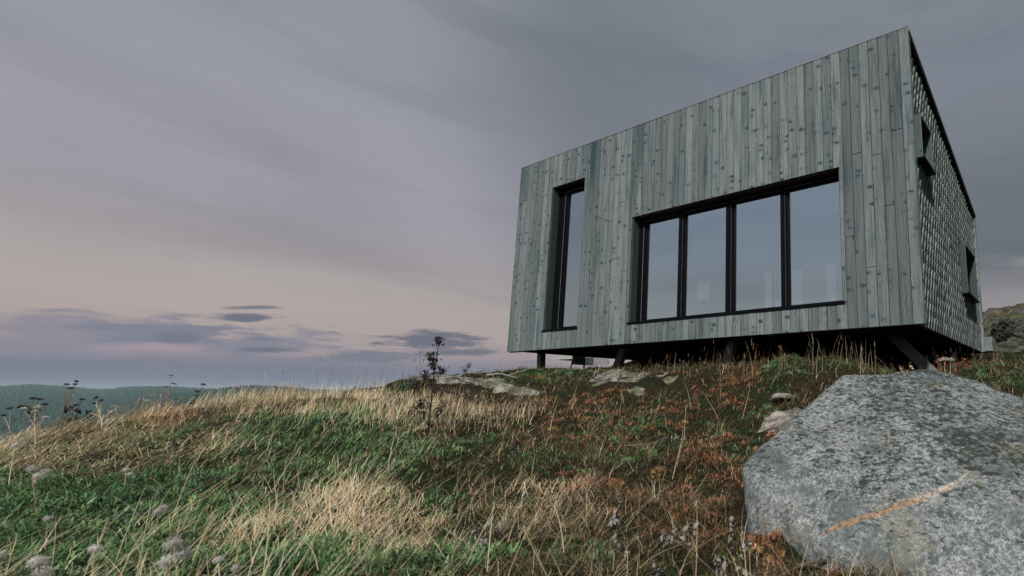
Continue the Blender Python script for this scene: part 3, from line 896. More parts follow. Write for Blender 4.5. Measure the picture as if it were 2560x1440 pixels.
# floor with joists, far walls, inner leaf
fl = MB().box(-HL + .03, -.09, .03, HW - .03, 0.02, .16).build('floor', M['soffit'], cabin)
for k in range(7):
    x = -HL + .5 + k * (HL - 1.1) / 6
    MB().box(x - .03, x + .03, .12, HW - .1, -.02, .018).build('joist', M['soffit'], fl)
MB().box(-HL + .05, -.12, .028, .075, -.012, .018).build('edge_beam', M['soffit'], fl)
mb = MB().box(-HL + .05, -.075, HW - .07, HW - .02, -.03, .018).build('edge_beam', M['soffit'], fl)
MB().box(-.13, -.085, .03, HW - .075, -.012, .018).build('edge_beam', M['soffit'], fl)
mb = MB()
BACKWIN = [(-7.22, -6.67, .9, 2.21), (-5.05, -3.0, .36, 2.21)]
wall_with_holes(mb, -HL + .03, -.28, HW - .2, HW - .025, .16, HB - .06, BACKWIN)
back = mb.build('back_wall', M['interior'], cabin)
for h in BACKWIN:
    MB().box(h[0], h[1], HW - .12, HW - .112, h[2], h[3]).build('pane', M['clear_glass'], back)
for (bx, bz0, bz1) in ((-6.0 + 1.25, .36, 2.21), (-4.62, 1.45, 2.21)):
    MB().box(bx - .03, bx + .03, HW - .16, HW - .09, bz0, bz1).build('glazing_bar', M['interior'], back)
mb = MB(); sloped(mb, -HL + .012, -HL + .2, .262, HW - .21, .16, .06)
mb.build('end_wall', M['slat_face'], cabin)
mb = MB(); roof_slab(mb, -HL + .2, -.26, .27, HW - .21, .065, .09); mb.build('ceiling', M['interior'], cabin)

# steel posts
def post(a, b, w, h, up):
    p = MB().beam(a, b, w, h, up).build('support_post', M['steel'], cabin)
    v = Vector(b)
    MB().box(v.x - .11, v.x + .11, v.y - .11, v.y + .11, v.z - .02, v.z + .012).build('base_plate', M['steel'], p)
    return p
def base_on_ground(x, y):
    w = hw(x, y); return gzs(w.x, w.y) - HOUSE.z
post((-7.96, .66, .02), (-7.93, .66, base_on_ground(-7.93, .66) - .02), .12, .12, (0, 1, 0))
post((-5.62, .73, .02), (-5.80, .70, base_on_ground(-5.80, .70) - .02), .14, .11, (0, 1, 0))
post((-3.07, .55, .02), (-3.17, .52, base_on_ground(-3.17, .52) - .02), .13, .11, (0, 1, 0))
post((-.74, 1.25, .02), (-.05, 1.02, base_on_ground(-.05, 1.02) - .03), .145, .11, (0, 1, 0))
post((-7.4, 4.2, .02), (-7.4, 4.2, base_on_ground(-7.4, 4.2) - .02), .12, .12, (0, 1, 0))
post((-4.1, 4.2, .02), (-4.1, 4.2, base_on_ground(-4.1, 4.2) - .02), .12, .12, (0, 1, 0))
# low step block behind the rear corner
MB().box(-1.0, .13, HW + .06, HW + .62, .02, .30).build('entrance_step', M['trim'], cabin)

# things inside, dimly seen through the panes
def hwt(x, y, z): return hw(x, y, z)
def inside(name, label, cat, x, y, z):
    e = empty(name, hw(x, y, z), YAW); tag(e, label, cat); return e
def pleats(x0, x1, z0, z1, y, label):
    cur = MB(); w = x1 - x0; n_ = int(w / .0085)
    pts = [(w * i / (n_ - 1), .022 * math.sin(w * i / (n_ - 1) * 85 + .6 * math.sin(i * .07))) for i in range(n_)]
    cur.add([(a_, b_, 0) for a_, b_ in pts] + [(a_ * .97 + .01, b_ * 1.2, z1 - z0) for a_, b_ in pts], [(i, i + 1, n_ + i + 1, n_ + i) for i in range(n_ - 1)])
    o = cur.build('curtain', M['curtain'], None, hw(x0, y, z0), smooth=True); o.rotation_euler = (0, 0, YAW)
    tag(o, label, 'curtain')
pleats(-3.80, -3.16, .40, 2.20, HW - .42, 'wide pleated white curtain seen through the right pane of the wide window')
pleats(-2.96, -2.80, .40, 2.20, HW - .42, 'narrow strip of white curtain at the very edge of the right pane')
e = inside('armchair', 'dark armchair silhouette inside, seen against the small rear window', 'armchair', -6.55, 4.3, .162)
MB().box(-.32, .32, -.32, .30, .22, .46).build('seat', M['interior'], e)
MB().box(-.32, .32, .20, .34, .462, 1.45).build('backrest', M['interior'], e)
for sx in (-1, 1):
    MB().box(sx * .33 - .05 + (.05 if sx < 0 else 0) - .0, sx * .33 + .05 + (.0 if sx > 0 else -.0), -.30, .18, .463, .66).build('armrest', M['interior'], e)
    MB().box(sx * .26 - .025, sx * .26 + .025, -.28, -.23, 0, .218).build('leg', M['interior'], e)
    MB().box(sx * .26 - .025, sx * .26 + .025, .22, .27, 0, .218).build('leg', M['interior'], e)

# ------------------------------------------------------------------ walkway end beyond the far left corner
wk = empty('metal_walkway', hw(-11.2, 4.15, .0), YAW)
tag(wk, 'pale walkway slab with a dark mesh side panel beyond the cabin', 'walkway')
MB().box(-.38, .40, -.4, .3, .16, .28).build('deck_slab', M['concrete'], wk)
MB().box(.402, .50, -.4, .3, .0, .30).build('bracket', M['frame'], wk)
gm = MB()
for k in range(20): gm.box(.51 + k * .05, .518 + k * .05, .0, .008, .012, .19)
for k in range(4): gm.box(.50, 1.48, -.004, .012, .004 + k * .045, .012 + k * .045)
gm.box(.50, 1.50, -.01, .03, .192, .225)
gm.build('mesh_panel', M['trim'], wk)
MB().tube([(-.14, .0, -1.4), (-.16, .02, -.1), (-.08, 0, .158)], .02, 6).build('leg', M['steel'], wk)
MB().tube([(.45, .0, -1.4), (.45, .0, -.002)], .03, 6).build('leg', M['steel'], wk)

# ------------------------------------------------------------------ rocks
m, N = material('granite_boulder')
tc = N.new('ShaderNodeTexCoord'); g = tc.outputs['Object']
nrm = N.new('ShaderNodeNewGeometry').outputs['Normal']
nz = N.sep(nrm)[2]
big = N.noise(g, 2.2, 6, .62); mid = N.noise(g, 9, 6, .68); fine = N.noise(g, 48, 5, .7); grit = N.noise(g, 150, 3, .7)
c = N.ramp(N.m('ADD', N.m('MULTIPLY', mid, .40), N.m('MULTIPLY', fine, .60)), [(.37, (.026, .036, .039)), (.46, (.098, .114, .118)), (.54, (.225, .242, .246)), (.68, (.385, .40, .405))])
c = N.mix(N.m('MULTIPLY', N.sstep(grit, .54, .42), .75), c, (.035, .045, .052))
c = N.mix(N.m('MULTIPLY', N.sstep(N.m('ADD', N.m('MULTIPLY', big, .6), N.m('MULTIPLY', mid, .4)), .50, .57), .75), c, (.045, .060, .064))
c = N.mix(N.m('MULTIPLY', N.sstep(N.noise(g, 3.1, 5, .6), .53, .66), .35), c, (.17, .155, .115))
# black lichen scabs, thick on the upward facing back
lx, ly, lz = N.sep(g)
li = N.noise(N.xyz(N.m('MULTIPLY', lx, 1.0), N.m('MULTIPLY', ly, 1.0), N.m('MULTIPLY', lz, 2.2)), 24, 6, .70, .4)
lid = N.noise(g, 1.6, 4, .6)
amt = N.m('ADD', N.m('MULTIPLY', N.sstep(nz, .60, .95), .18), N.m('MULTIPLY', N.m('SUBTRACT', lid, .5), .30))
lm = N.sstep(N.m('ADD', li, amt), .665, .70)
c = N.mix(N.m('MULTIPLY', lm, .92), c, (.016, .022, .022))
# yellow-green map lichen spots
vg = N.voro(g, 3.6, 'F1')
gm_ = N.m('MULTIPLY', N.sstep(N.m('ADD', vg['Distance'], N.m('MULTIPLY', N.m('SUBTRACT', fine, .5), .25)), .16, .10), N.m('GREATER_THAN', N.sep(vg['Color'])[0], .72))
c = N.mix(N.m('MULTIPLY', gm_, .7), c, (.27, .33, .10))
c = N.mix(N.m('MULTIPLY', N.sstep(N.noise(g, 2.7, 4, .6), .60, .74), .30), c, (.13, .17, .06))
# ochre vein: a thin dyke crossing the stone, held by a plane in the stone's own space
VN = N.new('ShaderNodeVectorMath', operation='DOT_PRODUCT'); N.put(VN.inputs[0], g)
vd = N.m('ADD', VN.outputs['Value'], N.m('MULTIPLY', N.m('SUBTRACT', N.noise(g, 6, 5, .65), .5), .05))

VX = N.new('ShaderNodeVectorMath', operation='DOT_PRODUCT'); N.put(VX.inputs[0], g)
along = N.m('SUBTRACT', VX.outputs['Value'], 0.0); AL_node = along.node
sag_ = N.m('MULTIPLY', N.m('MULTIPLY', along, N.m('SUBTRACT', 1.0, along)), 0.0); SAG_node = sag_.node
VD0 = N.m('SUBTRACT', vd, 0.0); VD_node = VD0.node
VD = N.m('SUBTRACT', VD0, sag_)
wid = N.m('MULTIPLY', N.m('MULTIPLY', N.sstep(along, -.04, .10), N.sstep(along, 1.02, .80)), N.m('ADD', .001, N.m('MULTIPLY', N.noise(g, 9, 5, .7), .034)))
vm_ = N.sstep(N.m('DIVIDE', N.m('ABSOLUTE', VD), N.m('MAXIMUM', wid, .0005)), 1.4, .4)
vc = N.mix(N.sstep(along, .52, .70), N.ramp(fine, [(.3, (.10, .052, .022)), (.55, (.26, .145, .068)), (.8, (.34, .24, .15))]), N.ramp(fine, [(.3, (.26, .20, .15)), (.7, (.46, .40, .34))]))
c = N.mix(N.m('MULTIPLY', N.m('MULTIPLY', vm_, .85), N.sstep(N.m('ADD', N.m('MULTIPLY', grit, .5), N.m('MULTIPLY', fine, .5)), .43, .53)), c, vc)
hgt = N.m('ADD', N.m('ADD', N.m('MULTIPLY', mid, 1.0), N.m('MULTIPLY', fine, .55)), N.m('MULTIPLY', grit, .2))
finish(N, c, .88, .2, hgt, .55, .03)
M['granite'] = m

m, N = material('layered_bedrock')
tc = N.new('ShaderNodeTexCoord'); g = tc.outputs['Object']
nz = N.sep(N.new('ShaderNodeNewGeometry').outputs['Normal'])[2]
gx, gy, gzz = N.sep(g)
big = N.noise(g, 1.3, 5, .6); fine = N.noise(g, 30, 5, .7)
sv = N.xyz(N.m('ADD', N.m('MULTIPLY', gx, 1.7), N.m('MULTIPLY', big, 1.5)), N.m('ADD', N.m('MULTIPLY', gy, 8.0), N.m('MULTIPLY', gx, 2.5)), N.m('MULTIPLY', gzz, 12))
stra = N.noise(sv, 1.0, 6, .65)
c = N.ramp(N.m('ADD', N.m('MULTIPLY', stra, .6), N.m('MULTIPLY', fine, .4)), [(.36, (.024, .026, .025)), (.46, (.095, .090, .082)), (.57, (.23, .215, .192)), (.72, (.36, .34, .31))])
c = N.mix(N.m('MULTIPLY', N.sstep(N.noise(g, 7, 6, .7), .54, .62), .85), c, (.028, .032, .026))
c = N.mix(N.m('MULTIPLY', N.sstep(big, .55, .68), .8), c, (.050, .062, .022))
finish(N, c, .9, .15, N.m('ADD', stra, N.m('MULTIPLY', fine, .5)), .8, .05)
M['bedrock'] = m

def rock_from_points(name, pts, mat, voxel, seed, amp, smooth=6):
    """convex hull of surveyed corner points, evened out and weathered"""
    bm = bmesh.new()
    ctr = sum(pts, Vector()) / len(pts)
    for p in pts: bm.verts.new(p - ctr)
    bmesh.ops.convex_hull(bm, input=bm.verts)
    bmesh.ops.delete(bm, geom=[v for v in bm.verts if not v.link_faces], context='VERTS')
    bmesh.ops.triangulate(bm, faces=bm.faces)
    for it in range(8):
        long_ = [e for e in bm.edges if e.calc_length() > voxel]
        if not long_: break
        bmesh.ops.subdivide_edges(bm, edges=long_, cuts=1, use_grid_fill=False)
        bmesh.ops.triangulate(bm, faces=[f for f in bm.faces if len(f.verts) > 3])
    for it in range(smooth):
        bmesh.ops.smooth_vert(bm, verts=bm.verts, factor=.5, use_axis_x=True, use_axis_y=True, use_axis_z=True)
    bm.normal_update()
    for v in bm.verts:
        q = v.co + Vector((seed, seed * .7, 0))
        d = (mnoise.fractal(q * 1.7, 1.0, 2.0, 5) * .6 + mnoise.fractal(q * 6.0, .9, 2.1, 4) * .22 + mnoise.fractal(q * 20.0, .9, 2.0, 3) * .07) * amp
        v.co += v.normal * d
    me = bpy.data.meshes.new(name); bm.to_mesh(me); bm.free()
    me.polygons.foreach_set('use_smooth', [True] * len(me.polygons))
    me.materials.append(mat)
    o = bpy.data.objects.new(name, me); col.objects.link(o); o.location = ctr
    return o

B = [(1842, 1165, 2.98), (1864, 1265, 2.92), (1910, 1340, 2.80), (2020, 1402, 2.60), (2150, 1470, 2.36), (2340, 1580, 2.12), (2750, 1620, 1.98), (3000, 1450, 2.4),
     (2118, 930, 3.75), (2200, 925, 3.9), (2310, 926, 3.95), (2440, 952, 3.95), (2570, 998, 3.80), (2760, 1090, 3.5), (2960, 1210, 3.1),
     (2050, 985, 3.6), (1995, 1035, 3.45), (1890, 1118, 3.15), (2000, 1110, 3.18), (2180, 1010, 3.42),
     (2250, 1220, 2.62), (2500, 1230, 2.50), (2080, 1290, 2.62), (2420, 1060, 3.15),
     (2080, 975, 4.3), (2250, 965, 4.7), (2500, 1010, 4.6), (2850, 1170, 4.1), (1930, 1150, 3.7), (1960, 1330, 3.3)]
BP = [at(*p) for p in B] + [Vector((.1, 2.75, -.4)), Vector((1.6, 2.3, -.45)), Vector((2.6, 3.4, -.4)), Vector((.6, 3.9, -.4)), Vector((1.9, 4.4, -.3))]
boulder = rock_from_points('boulder', BP, M['granite'], .05, 3.3, .055)
tag(boulder, 'big grey speckled boulder with a curved ochre vein at right', 'boulder')
# vein plane through three surveyed points on the front of the stone (hit on the built mesh)
bpy.context.view_layer.update()
def on_boulder(px, py):
    d = ray(px, py).normalized()
    ok, loc, nor, idx = boulder.ray_cast(EYE - boulder.location, d)
    return loc if ok else at(px, py, 2.6) - boulder.location
va, vb, vc_, vd_ = on_boulder(2050, 1333), on_boulder(2215, 1290), on_boulder(2340, 1222), on_boulder(2430, 1178)
tv = (vd_ - va).normalized()
ok, loc_, nor_, _i = boulder.ray_cast(EYE - boulder.location, ray(2280, 1255).normalized())
pn = tv.cross(nor_).normalized()
VN.inputs[1].default_value = tuple(pn); VD_node.inputs[1].default_value = float(pn.dot(va))
ax = (vd_ - va) / (vd_ - va).length_squared
VX.inputs[1].default_value = tuple(ax); AL_node.inputs[1].default_value = float(ax.dot(va))
ks_ = [pn.dot(q - va) / (ax.dot(q - va) * (1 - ax.dot(q - va))) for q in (vb, vc_)]
SAG_node.inputs[1].default_value = float(sum(ks_) / 2)

def slab(name, label, px, py, Y, rx, ry, rz_, rot, seed, mat='bedrock', tilt=(0, 0), sink=.3, cat='rock', group=None, strata=.10, lev=5):
    p = at(px, py, Y)
    bm = bmesh.new(); bmesh.ops.create_icosphere(bm, subdivisions=lev, radius=1)
    for v in bm.verts:
        d = v.co.copy()
        e = .62
        q = Vector((math.copysign(abs(d.x) ** e, d.x), math.copysign(abs(d.y) ** e, d.y), math.copysign(abs(d.z) ** .55, d.z)))
        q.normalize()
        k = .75 + .25 * max(abs(d.x), abs(d.y), abs(d.z))
        w = Vector((d.x * rx, d.y * ry, math.copysign(abs(d.z) ** .7, d.z) * rz_))
        n1 = mnoise.fractal(Vector((w.x * 1.6 + seed, w.y * 1.6, w.z * 2.2)), 1, 2, 4)
        lay = (w.z + .05 * n1) * 14 / max(rz_ / .2, 1)
        saw = (lay - math.floor(lay)) - .5
        n2 = mnoise.fractal(Vector((w.x * 5 + seed, w.y * 5, w.z * 12)), 1, 2, 4)
        f = 1 + .22 * n1 + strata * saw + .05 * n2
        n3 = mnoise.fractal(Vector((w.x * 3 + seed, w.y * 11 + w.x * 3, w.z * 9)), 1, 2, 5)
        v.co = Vector((w.x * f, w.y * f, w.z * (1 + .35 * n1 + .10 * n2) + n3 * rz_ * .30))
    me = bpy.data.meshes.new(name); bm.to_mesh(me); bm.free(); me.materials.append(M[mat])
    me.polygons.foreach_set('use_smooth', [True] * len(me.polygons))
    o = bpy.data.objects.new(name, me); col.objects.link(o)
    p.z = min(p.z, gzs(p.x, p.y) + .03)
    o.location = p - Vector((0, 0, rz_ * sink)); o.rotation_euler = (tilt[0], tilt[1], rot)
    tag(o, label, cat, group)
    return o
GR = 'rock outcrops on the slope'
slab('rock_ledge', 'long pale bare rock ledge behind the tall dark weeds left of the cabin', 1190, 962, 8.8, 1.0, .7, .20, -.25, 1.0, tilt=(-.20, .03), group=GR, sink=.52)
slab('rock_ledge', 'low rock shelf under the long ledge, cut by dark cracks', 1250, 975, 8.3, .75, .45, .16, -.35, 2.0, tilt=(-.24, .05), group=GR, sink=.52)
slab('rock_ledge', 'flat pale rock showing just left of the red heather patch', 1315, 990, 7.8, .60, .40, .16, -.4, 3.0, tilt=(-.24, .05), group=GR, sink=.52)
slab('rock_ledge', 'pale layered rock running down from the second post', 1600, 955, 7.8, .80, .5, .20, -.5, 4.0, tilt=(-.26, -.06), group=GR, sink=.52)
slab('rock_ledge', 'narrow tilted rock rib along the left of the layered rock', 1510, 972, 7.6, .55, .28, .15, -.55, 11.0, tilt=(-.26, -.08), group=GR, sink=.52)
slab('rock_ledge', 'small pale rock just right of the red heather patch', 1605, 988, 7.0, .38, .30, .15, -.3, 5.0, tilt=(-.25, -.08), group=GR, sink=.52)
slab('rock_ledge', 'pale thin rock rising towards the third post', 1690, 957, 7.2, .42, .32, .14, -.6, 6.0, tilt=(-.25, -.1), group=GR, sink=.52)
slab('rock_ledge', 'rough rock half hidden in rusty grass beside the upper left edge of the boulder', 1975, 1065, 4.9, .42, .35, .22, .35, 9.0, tilt=(.1, -.35), strata=.09, group=GR, sink=.7)
slab('rock', 'rounded pale stone at the foot of the second post', 1515, 941, 8.35, .26, .24, .12, .2, 7.0, cat='stone')
slab('rock', 'flat stone under the second post', 1562, 941, 8.15, .18, .2, .07, .1, 8.0, cat='stone')
slab('rock', 'small flat stone in the grass above the half hidden rock left of the boulder', 1955, 985, 5.5, .15, .12, .05, .9, 10.0, cat='stone', tilt=(-.2, .15), sink=.5)

# layered hillside of bare rock behind the right end
def rocky_hill():
    nu, nv = 170, 110
    cx, cy, rx, ry, H_ = 9.4, 13.6, 4.7, 3.4, 2.55
    th = np.linspace(-.15, math.pi + .15, nu); ph = np.linspace(0, math.pi / 2, nv)
    V = np.zeros((nv, nu, 3))
    T, P = np.meshgrid(-th, ph)
    X = np.cos(T) * np.cos(P) ** .8; Yv = np.sin(T) * np.cos(P) ** .8; Z = np.sin(P)
    x = cx + rx * X; y = cy + ry * Yv; z = H_ * Z ** .9
    bed = z * 1.0 - (x - cx) * .62 + (y - cy) * .35
    n1 = fbm(x * 1.1, y * 1.1 + z, 3.0); n2 = fbm(x * 4 + z * 2, y * 4 + z * 3, 8.0)
    lay = bed * 4.2 + n1 * 2.2
    saw = lay - np.floor(lay)
    lay2 = bed * 11 + n1 * 3; saw2 = lay2 - np.floor(lay2)
    f = 1 + (n1 - .5) * .30 + (saw - .5) * .065 + (saw2 - .5) * .022 + (n2 - .5) * .05
    V[..., 0] = cx + (x - cx) * f; V[..., 1] = cy + (y - cy) * f; V[..., 2] = .7 + z * (1 + (n1 - .5) * .22) + (saw - .5) * .04
    F = [(j * nu + i, j * nu + i + 1, (j + 1) * nu + i + 1, (j + 1) * nu + i) for j in range(nv - 1) for i in range(nu - 1)]
    m, N = material('hill_rock')
    tc = N.new('ShaderNodeTexCoord'); g = tc.outputs['Object']
    gx, gy, gzz = N.sep(g)
    nz = N.sep(N.new('ShaderNodeNewGeometry').outputs['Normal'])[2]
    b = N.m('ADD', N.m('SUBTRACT', gzz, N.m('MULTIPLY', gx, .62)), N.m('MULTIPLY', gy, .35))
    nn = N.noise(g, 1.1, 4, .6); fine = N.noise(g, 26, 5, .7)
    stra = N.noise(N.xyz(N.m('ADD', N.m('MULTIPLY', b, 13), N.m('MULTIPLY', nn, 3)), N.m('MULTIPLY', gx, .8), N.m('MULTIPLY', gy, .8)), 1.0, 5, .65)
    c = N.ramp(N.m('ADD', N.m('MULTIPLY', stra, .65), N.m('MULTIPLY', fine, .35)), [(.36, (.010, .013, .011)), (.48, (.045, .050, .042)), (.62, (.12, .118, .10)), (.76, (.19, .185, .165))])
    moss = N.m('MULTIPLY', N.sstep(N.m('ADD', nz, N.m('MULTIPLY', N.m('SUBTRACT', nn, .5), 1.3)), .55, .85), .9)
    c = N.mix(moss, c, N.ramp(fine, [(.3, (.018, .028, .010)), (.55, (.045, .052, .02)), (.75, (.10, .055, .028))]))
    c = N.mix(N.m('MULTIPLY', N.sstep(N.noise(g, 1.9, 4, .6), .58, .66), .7), c, N.ramp(fine, [(.3, (.09, .045, .022)), (.7, (.24, .13, .07))]))
    finish(N, c, .92, .1, N.m('ADD', stra, N.m('MULTIPLY', fine, .5)), .9, .06)
    o = mesh_obj('rocky_hill', V.reshape(-1, 3), F, m, smooth=True)
    tag(o, kind='structure')
rocky_hill()

# ------------------------------------------------------------------ grass and ground cover
# patches on the ground (centre by sight line, radii in metres): kind weights, height, tint
def patch(px, py, rx, ry, **kw):
    p = ghit(px, py); return (p.x, p.y, rx, ry, kw)

def pmask(X, Y, ps, jit=0.35):
    """soft membership of points in a list of patches"""
    r = np.zeros(X.shape)
    n = fbm(X * 2.3, Y * 2.3, 9.0) - .5; n2 = fbm(X * 7, Y * 7, 19.0, 3) - .5
    for (cx, cy, rx, ry, kw) in ps:
        d = np.hypot((X - cx) / rx, (Y - cy) / ry) + n * 1.4 * jit * 2 + n2 * .5
        r = np.maximum(r, kw.get('a', 1.0) * np.clip((1.25 - d) / .55, 0, 1))
    return r

STRAW = [patch(700, 1000, 1.5, .55), patch(480, 1055, .9, .5), patch(250, 1085, 1.1, .5), patch(880, 1010, .9, .8), patch(1000, 1010, .8, .8, a=.8),
         patch(300, 1150, .9, .35, a=.85), patch(830, 1270, .50, .32), patch(700, 1340, .5, .2, a=.8), patch(930, 1330, .35, .2),
         patch(100, 1160, .7, .5, a=.8), patch(1120, 1040, .7, .6, a=.7), patch(1250, 1040, .5, .6, a=.6), patch(1320, 1250, .45, .35, a=.6), patch(1350, 1330, .3, .25, a=.5), patch(1000, 1400, .3, .15, a=.8)]
GREEN = [patch(880, 1040, .95, .45), patch(760, 1090, 1.1, .55), patch(880, 1130, .8, .5), patch(600, 1130, .9, .5, a=.9), patch(480, 1090, .7, .35, a=.7), patch(800, 1180, .7, .4, a=.9),
         patch(150, 1330, .9, .55), patch(60, 1240, .6, .4), patch(360, 1320, .55, .3), patch(560, 1300, .4, .25), patch(420, 1410, .6, .2), patch(900, 1430, .5, .14), patch(1050, 1400, .35, .2, a=.8),
         patch(1030, 1270, .22, .16), patch(1020, 1150, .4, .4, a=.6), patch(1150, 1110, .45, .5, a=.7), patch(2000, 930, .5, .35), patch(2480, 945, 1.2, .55), patch(1330, 935, 1.0, .6), patch(1430, 940, .9, .5), patch(2000, 915, .6, .4), patch(1560, 1075, .5, .4, a=.5), patch(1380, 1130, .45, .5, a=.5),
         patch(1930, 1035, .25, .25, a=.8), patch(1130, 1430, .3, .1), patch(1420, 1400, .25, .14, a=.6)]
RUST = [patch(1480, 1000, .62, .40), patch(1420, 1010, .5, .35), patch(1880, 935, .35, .30), patch(1830, 970, .5, .4, a=.8), patch(1760, 985, .6, .5, a=.7), patch(1820, 1150, .35, .4), patch(1560, 1040, .9, .5, a=.6),
        patch(1350, 945, .4, .3), patch(1660, 945, .5, .35, a=.8), patch(1940, 1120, .3, .4, a=.7), patch(1990, 1395, .45, .22, a=.8), patch(1640, 1230, .6, .5, a=.5), patch(1700, 1020, .8, .5, a=.7), patch(400, 1035, .22, .2), patch(950, 985, 1.0, .5, a=.5), patch(2400, 925, .35, .25, a=.7),
        patch(1500, 1090, 1.0, .6, a=.45), patch(1850, 1230, .4, .5, a=.6), patch(1800, 1330, .5, .4, a=.45)]
BARE = [patch(1200, 968, .65, .4, a=.85), patch(1300, 986, .3, .2, a=.8), patch(1585, 962, .45, .3, a=.85), patch(1620, 985, .2, .15, a=.8), patch(1690, 955, .15, .15, a=.8), patch(1525, 942, .22, .12)]

hc, hs = math.cos(YAW), math.sin(YAW)
def keep_off(X, Y, margin=.0):
    """False under the cabin floor (deep shade, bare) and inside the boulder's footprint"""
    lx = hc * (X - HOUSE.x) + hs * (Y - HOUSE.y); ly = -hs * (X - HOUSE.x) + hc * (Y - HOUSE.y)
    under = (lx > -HL + .2) & (lx < -.1) & (ly > .75) & (ly < HW + 1.5)
    return ~under
BVX = np.array([tuple(v.co + boulder.location) for v in boulder.data.vertices])
bx0, by0 = BVX[:, 0].min(), BVX[:, 1].min()
NB = 60
bgx = (BVX[:, 0].max() - bx0) / NB; bgy = (BVX[:, 1].max() - by0) / NB
BT = np.full((NB + 1, NB + 1), -9.0)
np.maximum.at(BT, (((BVX[:, 0] - bx0) / bgx).astype(int), ((BVX[:, 1] - by0) / bgy).astype(int)), BVX[:, 2])
for _ in range(2):
    P_ = np.pad(BT, 1, constant_values=-9.0)
    BT = np.maximum.reduce([BT, np.where(BT < -5, P_[:-2, 1:-1], BT), np.where(BT < -5, P_[2:, 1:-1], BT)])
def in_boulder(X, Y, Z):
    i = ((X - bx0) / bgx).astype(int); j = ((Y - by0) / bgy).astype(int)
    ok = (i >= 0) & (j >= 0) & (i <= NB) & (j <= NB)
    top = np.where(ok, BT[np.clip(i, 0, NB), np.clip(j, 0, NB)], -9)
    return top > Z + .03

def scatter(n, ymin=1.25, ymax=12.5, kmin=-1.95, kmax=.95, p=1.0):
    u = rng.random(n)
    if abs(p - 1) < 1e-6: Y = ymin * (ymax / ymin) ** u
    else: Y = (ymin ** (1 - p) + u * (ymax ** (1 - p) - ymin ** (1 - p))) ** (1 / (1 - p))
    X = (kmin + (kmax - kmin) * rng.random(n)) * Y
    return X, Y

def blade_geo(X, Y, L, Wd, A, lean0, lean1, C, lift=None, seg=4, sway=.25, wind=None):
    """curved tapering blades: A heading, lean from vertical at root and tip; returns verts, faces, colours"""
    n = len(X)
    eps = .04
    Z = gz(X, Y); zx = (gz(X + eps, Y) - Z) / eps; zy = (gz(X, Y + eps) - Z) / eps
    if lift is not None: Z = Z + lift
    P = np.stack([X, Y, Z - .01], -1)
    rows = []
    wander = (rng.random(n) - .5) * 2 * sway
    for k in range(seg + 1):
        t = k / seg
        h = A + wander * (t * t * 1.5)
        perp = np.stack([-np.sin(h), np.cos(h), 0 * h], -1)
        # turn the flat side partly towards the sky
        w = (Wd * (1 - t) ** .6 * .5)[:, None]
        if k < seg: rows.append(P - perp * w); rows.append(P + perp * w)
        else: rows.append(P.copy())
        th = lean0 + (lean1 - lean0) * t ** .8
        st = L / seg
        dxy = np.sin(th) * st
        d = np.stack([np.cos(h) * dxy, np.sin(h) * dxy, np.cos(th) * st], -1)
        d[:, 2] += np.clip((zx * d[:, 0] + zy * d[:, 1]), -st * .8, st * .8)
        P = P + d
    nv = 2 * seg + 1
    V = np.stack(rows, 1)
    b = (np.arange(n) * nv)[:, None]
    quads = np.concatenate([b + np.array([[2 * k, 2 * k + 1, 2 * k + 3, 2 * k + 2]]) for k in range(seg - 1)], 0)
    tris = b + np.array([[2 * seg - 2, 2 * seg - 1, 2 * seg]])
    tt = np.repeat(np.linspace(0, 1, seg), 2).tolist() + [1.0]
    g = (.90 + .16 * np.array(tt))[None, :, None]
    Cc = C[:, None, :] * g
    return V.reshape(-1, 3), quads, tris, Cc.reshape(-1, 3)

def make_grass(name, parts):
    off = 0; Vs = []; Q = []; T = []; Cs = []
    for (V, q, t, c) in parts:
        Vs.append(V); Q.append(q + off); T.append(t + off); Cs.append(c); off += len(V)
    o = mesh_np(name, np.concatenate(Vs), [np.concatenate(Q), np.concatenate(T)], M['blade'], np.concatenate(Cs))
    tag(o, kind='stuff')
    return o

def pal(n, cols, w=None, var=.18):
    cols = np.array(cols); idx = rng.choice(len(cols), n, p=None if w is None else np.array(w) / sum(w))
    c = cols[idx] * (1 + (rng.random((n, 1)) - .5) * 2 * var) * (1 + (rng.random((n, 3)) - .5) * .10)
    return np.clip(c, .003, .9)
STRAWC = [(.60, .50, .34), (.52, .42, .27), (.68, .60, .46), (.44, .33, .19), (.54, .40, .23)]
GREENC = [(.055, .135, .042), (.085, .18, .060), (.15, .25, .10), (.27, .33, .18), (.036, .088, .032)]
OLIVEC = [(.085, .080, .035), (.125, .105, .048), (.060, .062, .030), (.17, .135, .07)]
RUSTC = [(.17, .080, .045), (.22, .095, .055), (.12, .065, .038), (.20, .125, .070), (.25, .090, .060)]
DARKC = [(.030, .026, .017), (.045, .036, .022), (.022, .024, .016), (.06, .046, .028)]

def flow(X, Y):
    """combed direction of the long grass: along the slope to the right, in waves"""
    return .35 + (fbm(X * .8, Y * .8, 31.0) - .5) * 5.0 + (fbm(X * 3.0, Y * 3.0, 33.0, 3) - .5) * 4.0

def select(n, fn, **kw):
    X, Y = scatter(n, **kw)
    w = fn(X, Y)
    k = (rng.random(len(X)) < w) & keep_off(X, Y)
    X, Y = X[k], Y[k]
    k = ~in_boulder(X, Y, gz(X, Y))
    return X[k], Y[k]

leftness = lambda X, Y: np.clip((.0 - (X / Y + .62)) / .22 + .5, 0, 1)      # 1 on the left mound, 0 on the darker slope at right
bare = lambda X, Y: 1 - pmask(X, Y, BARE, .2)

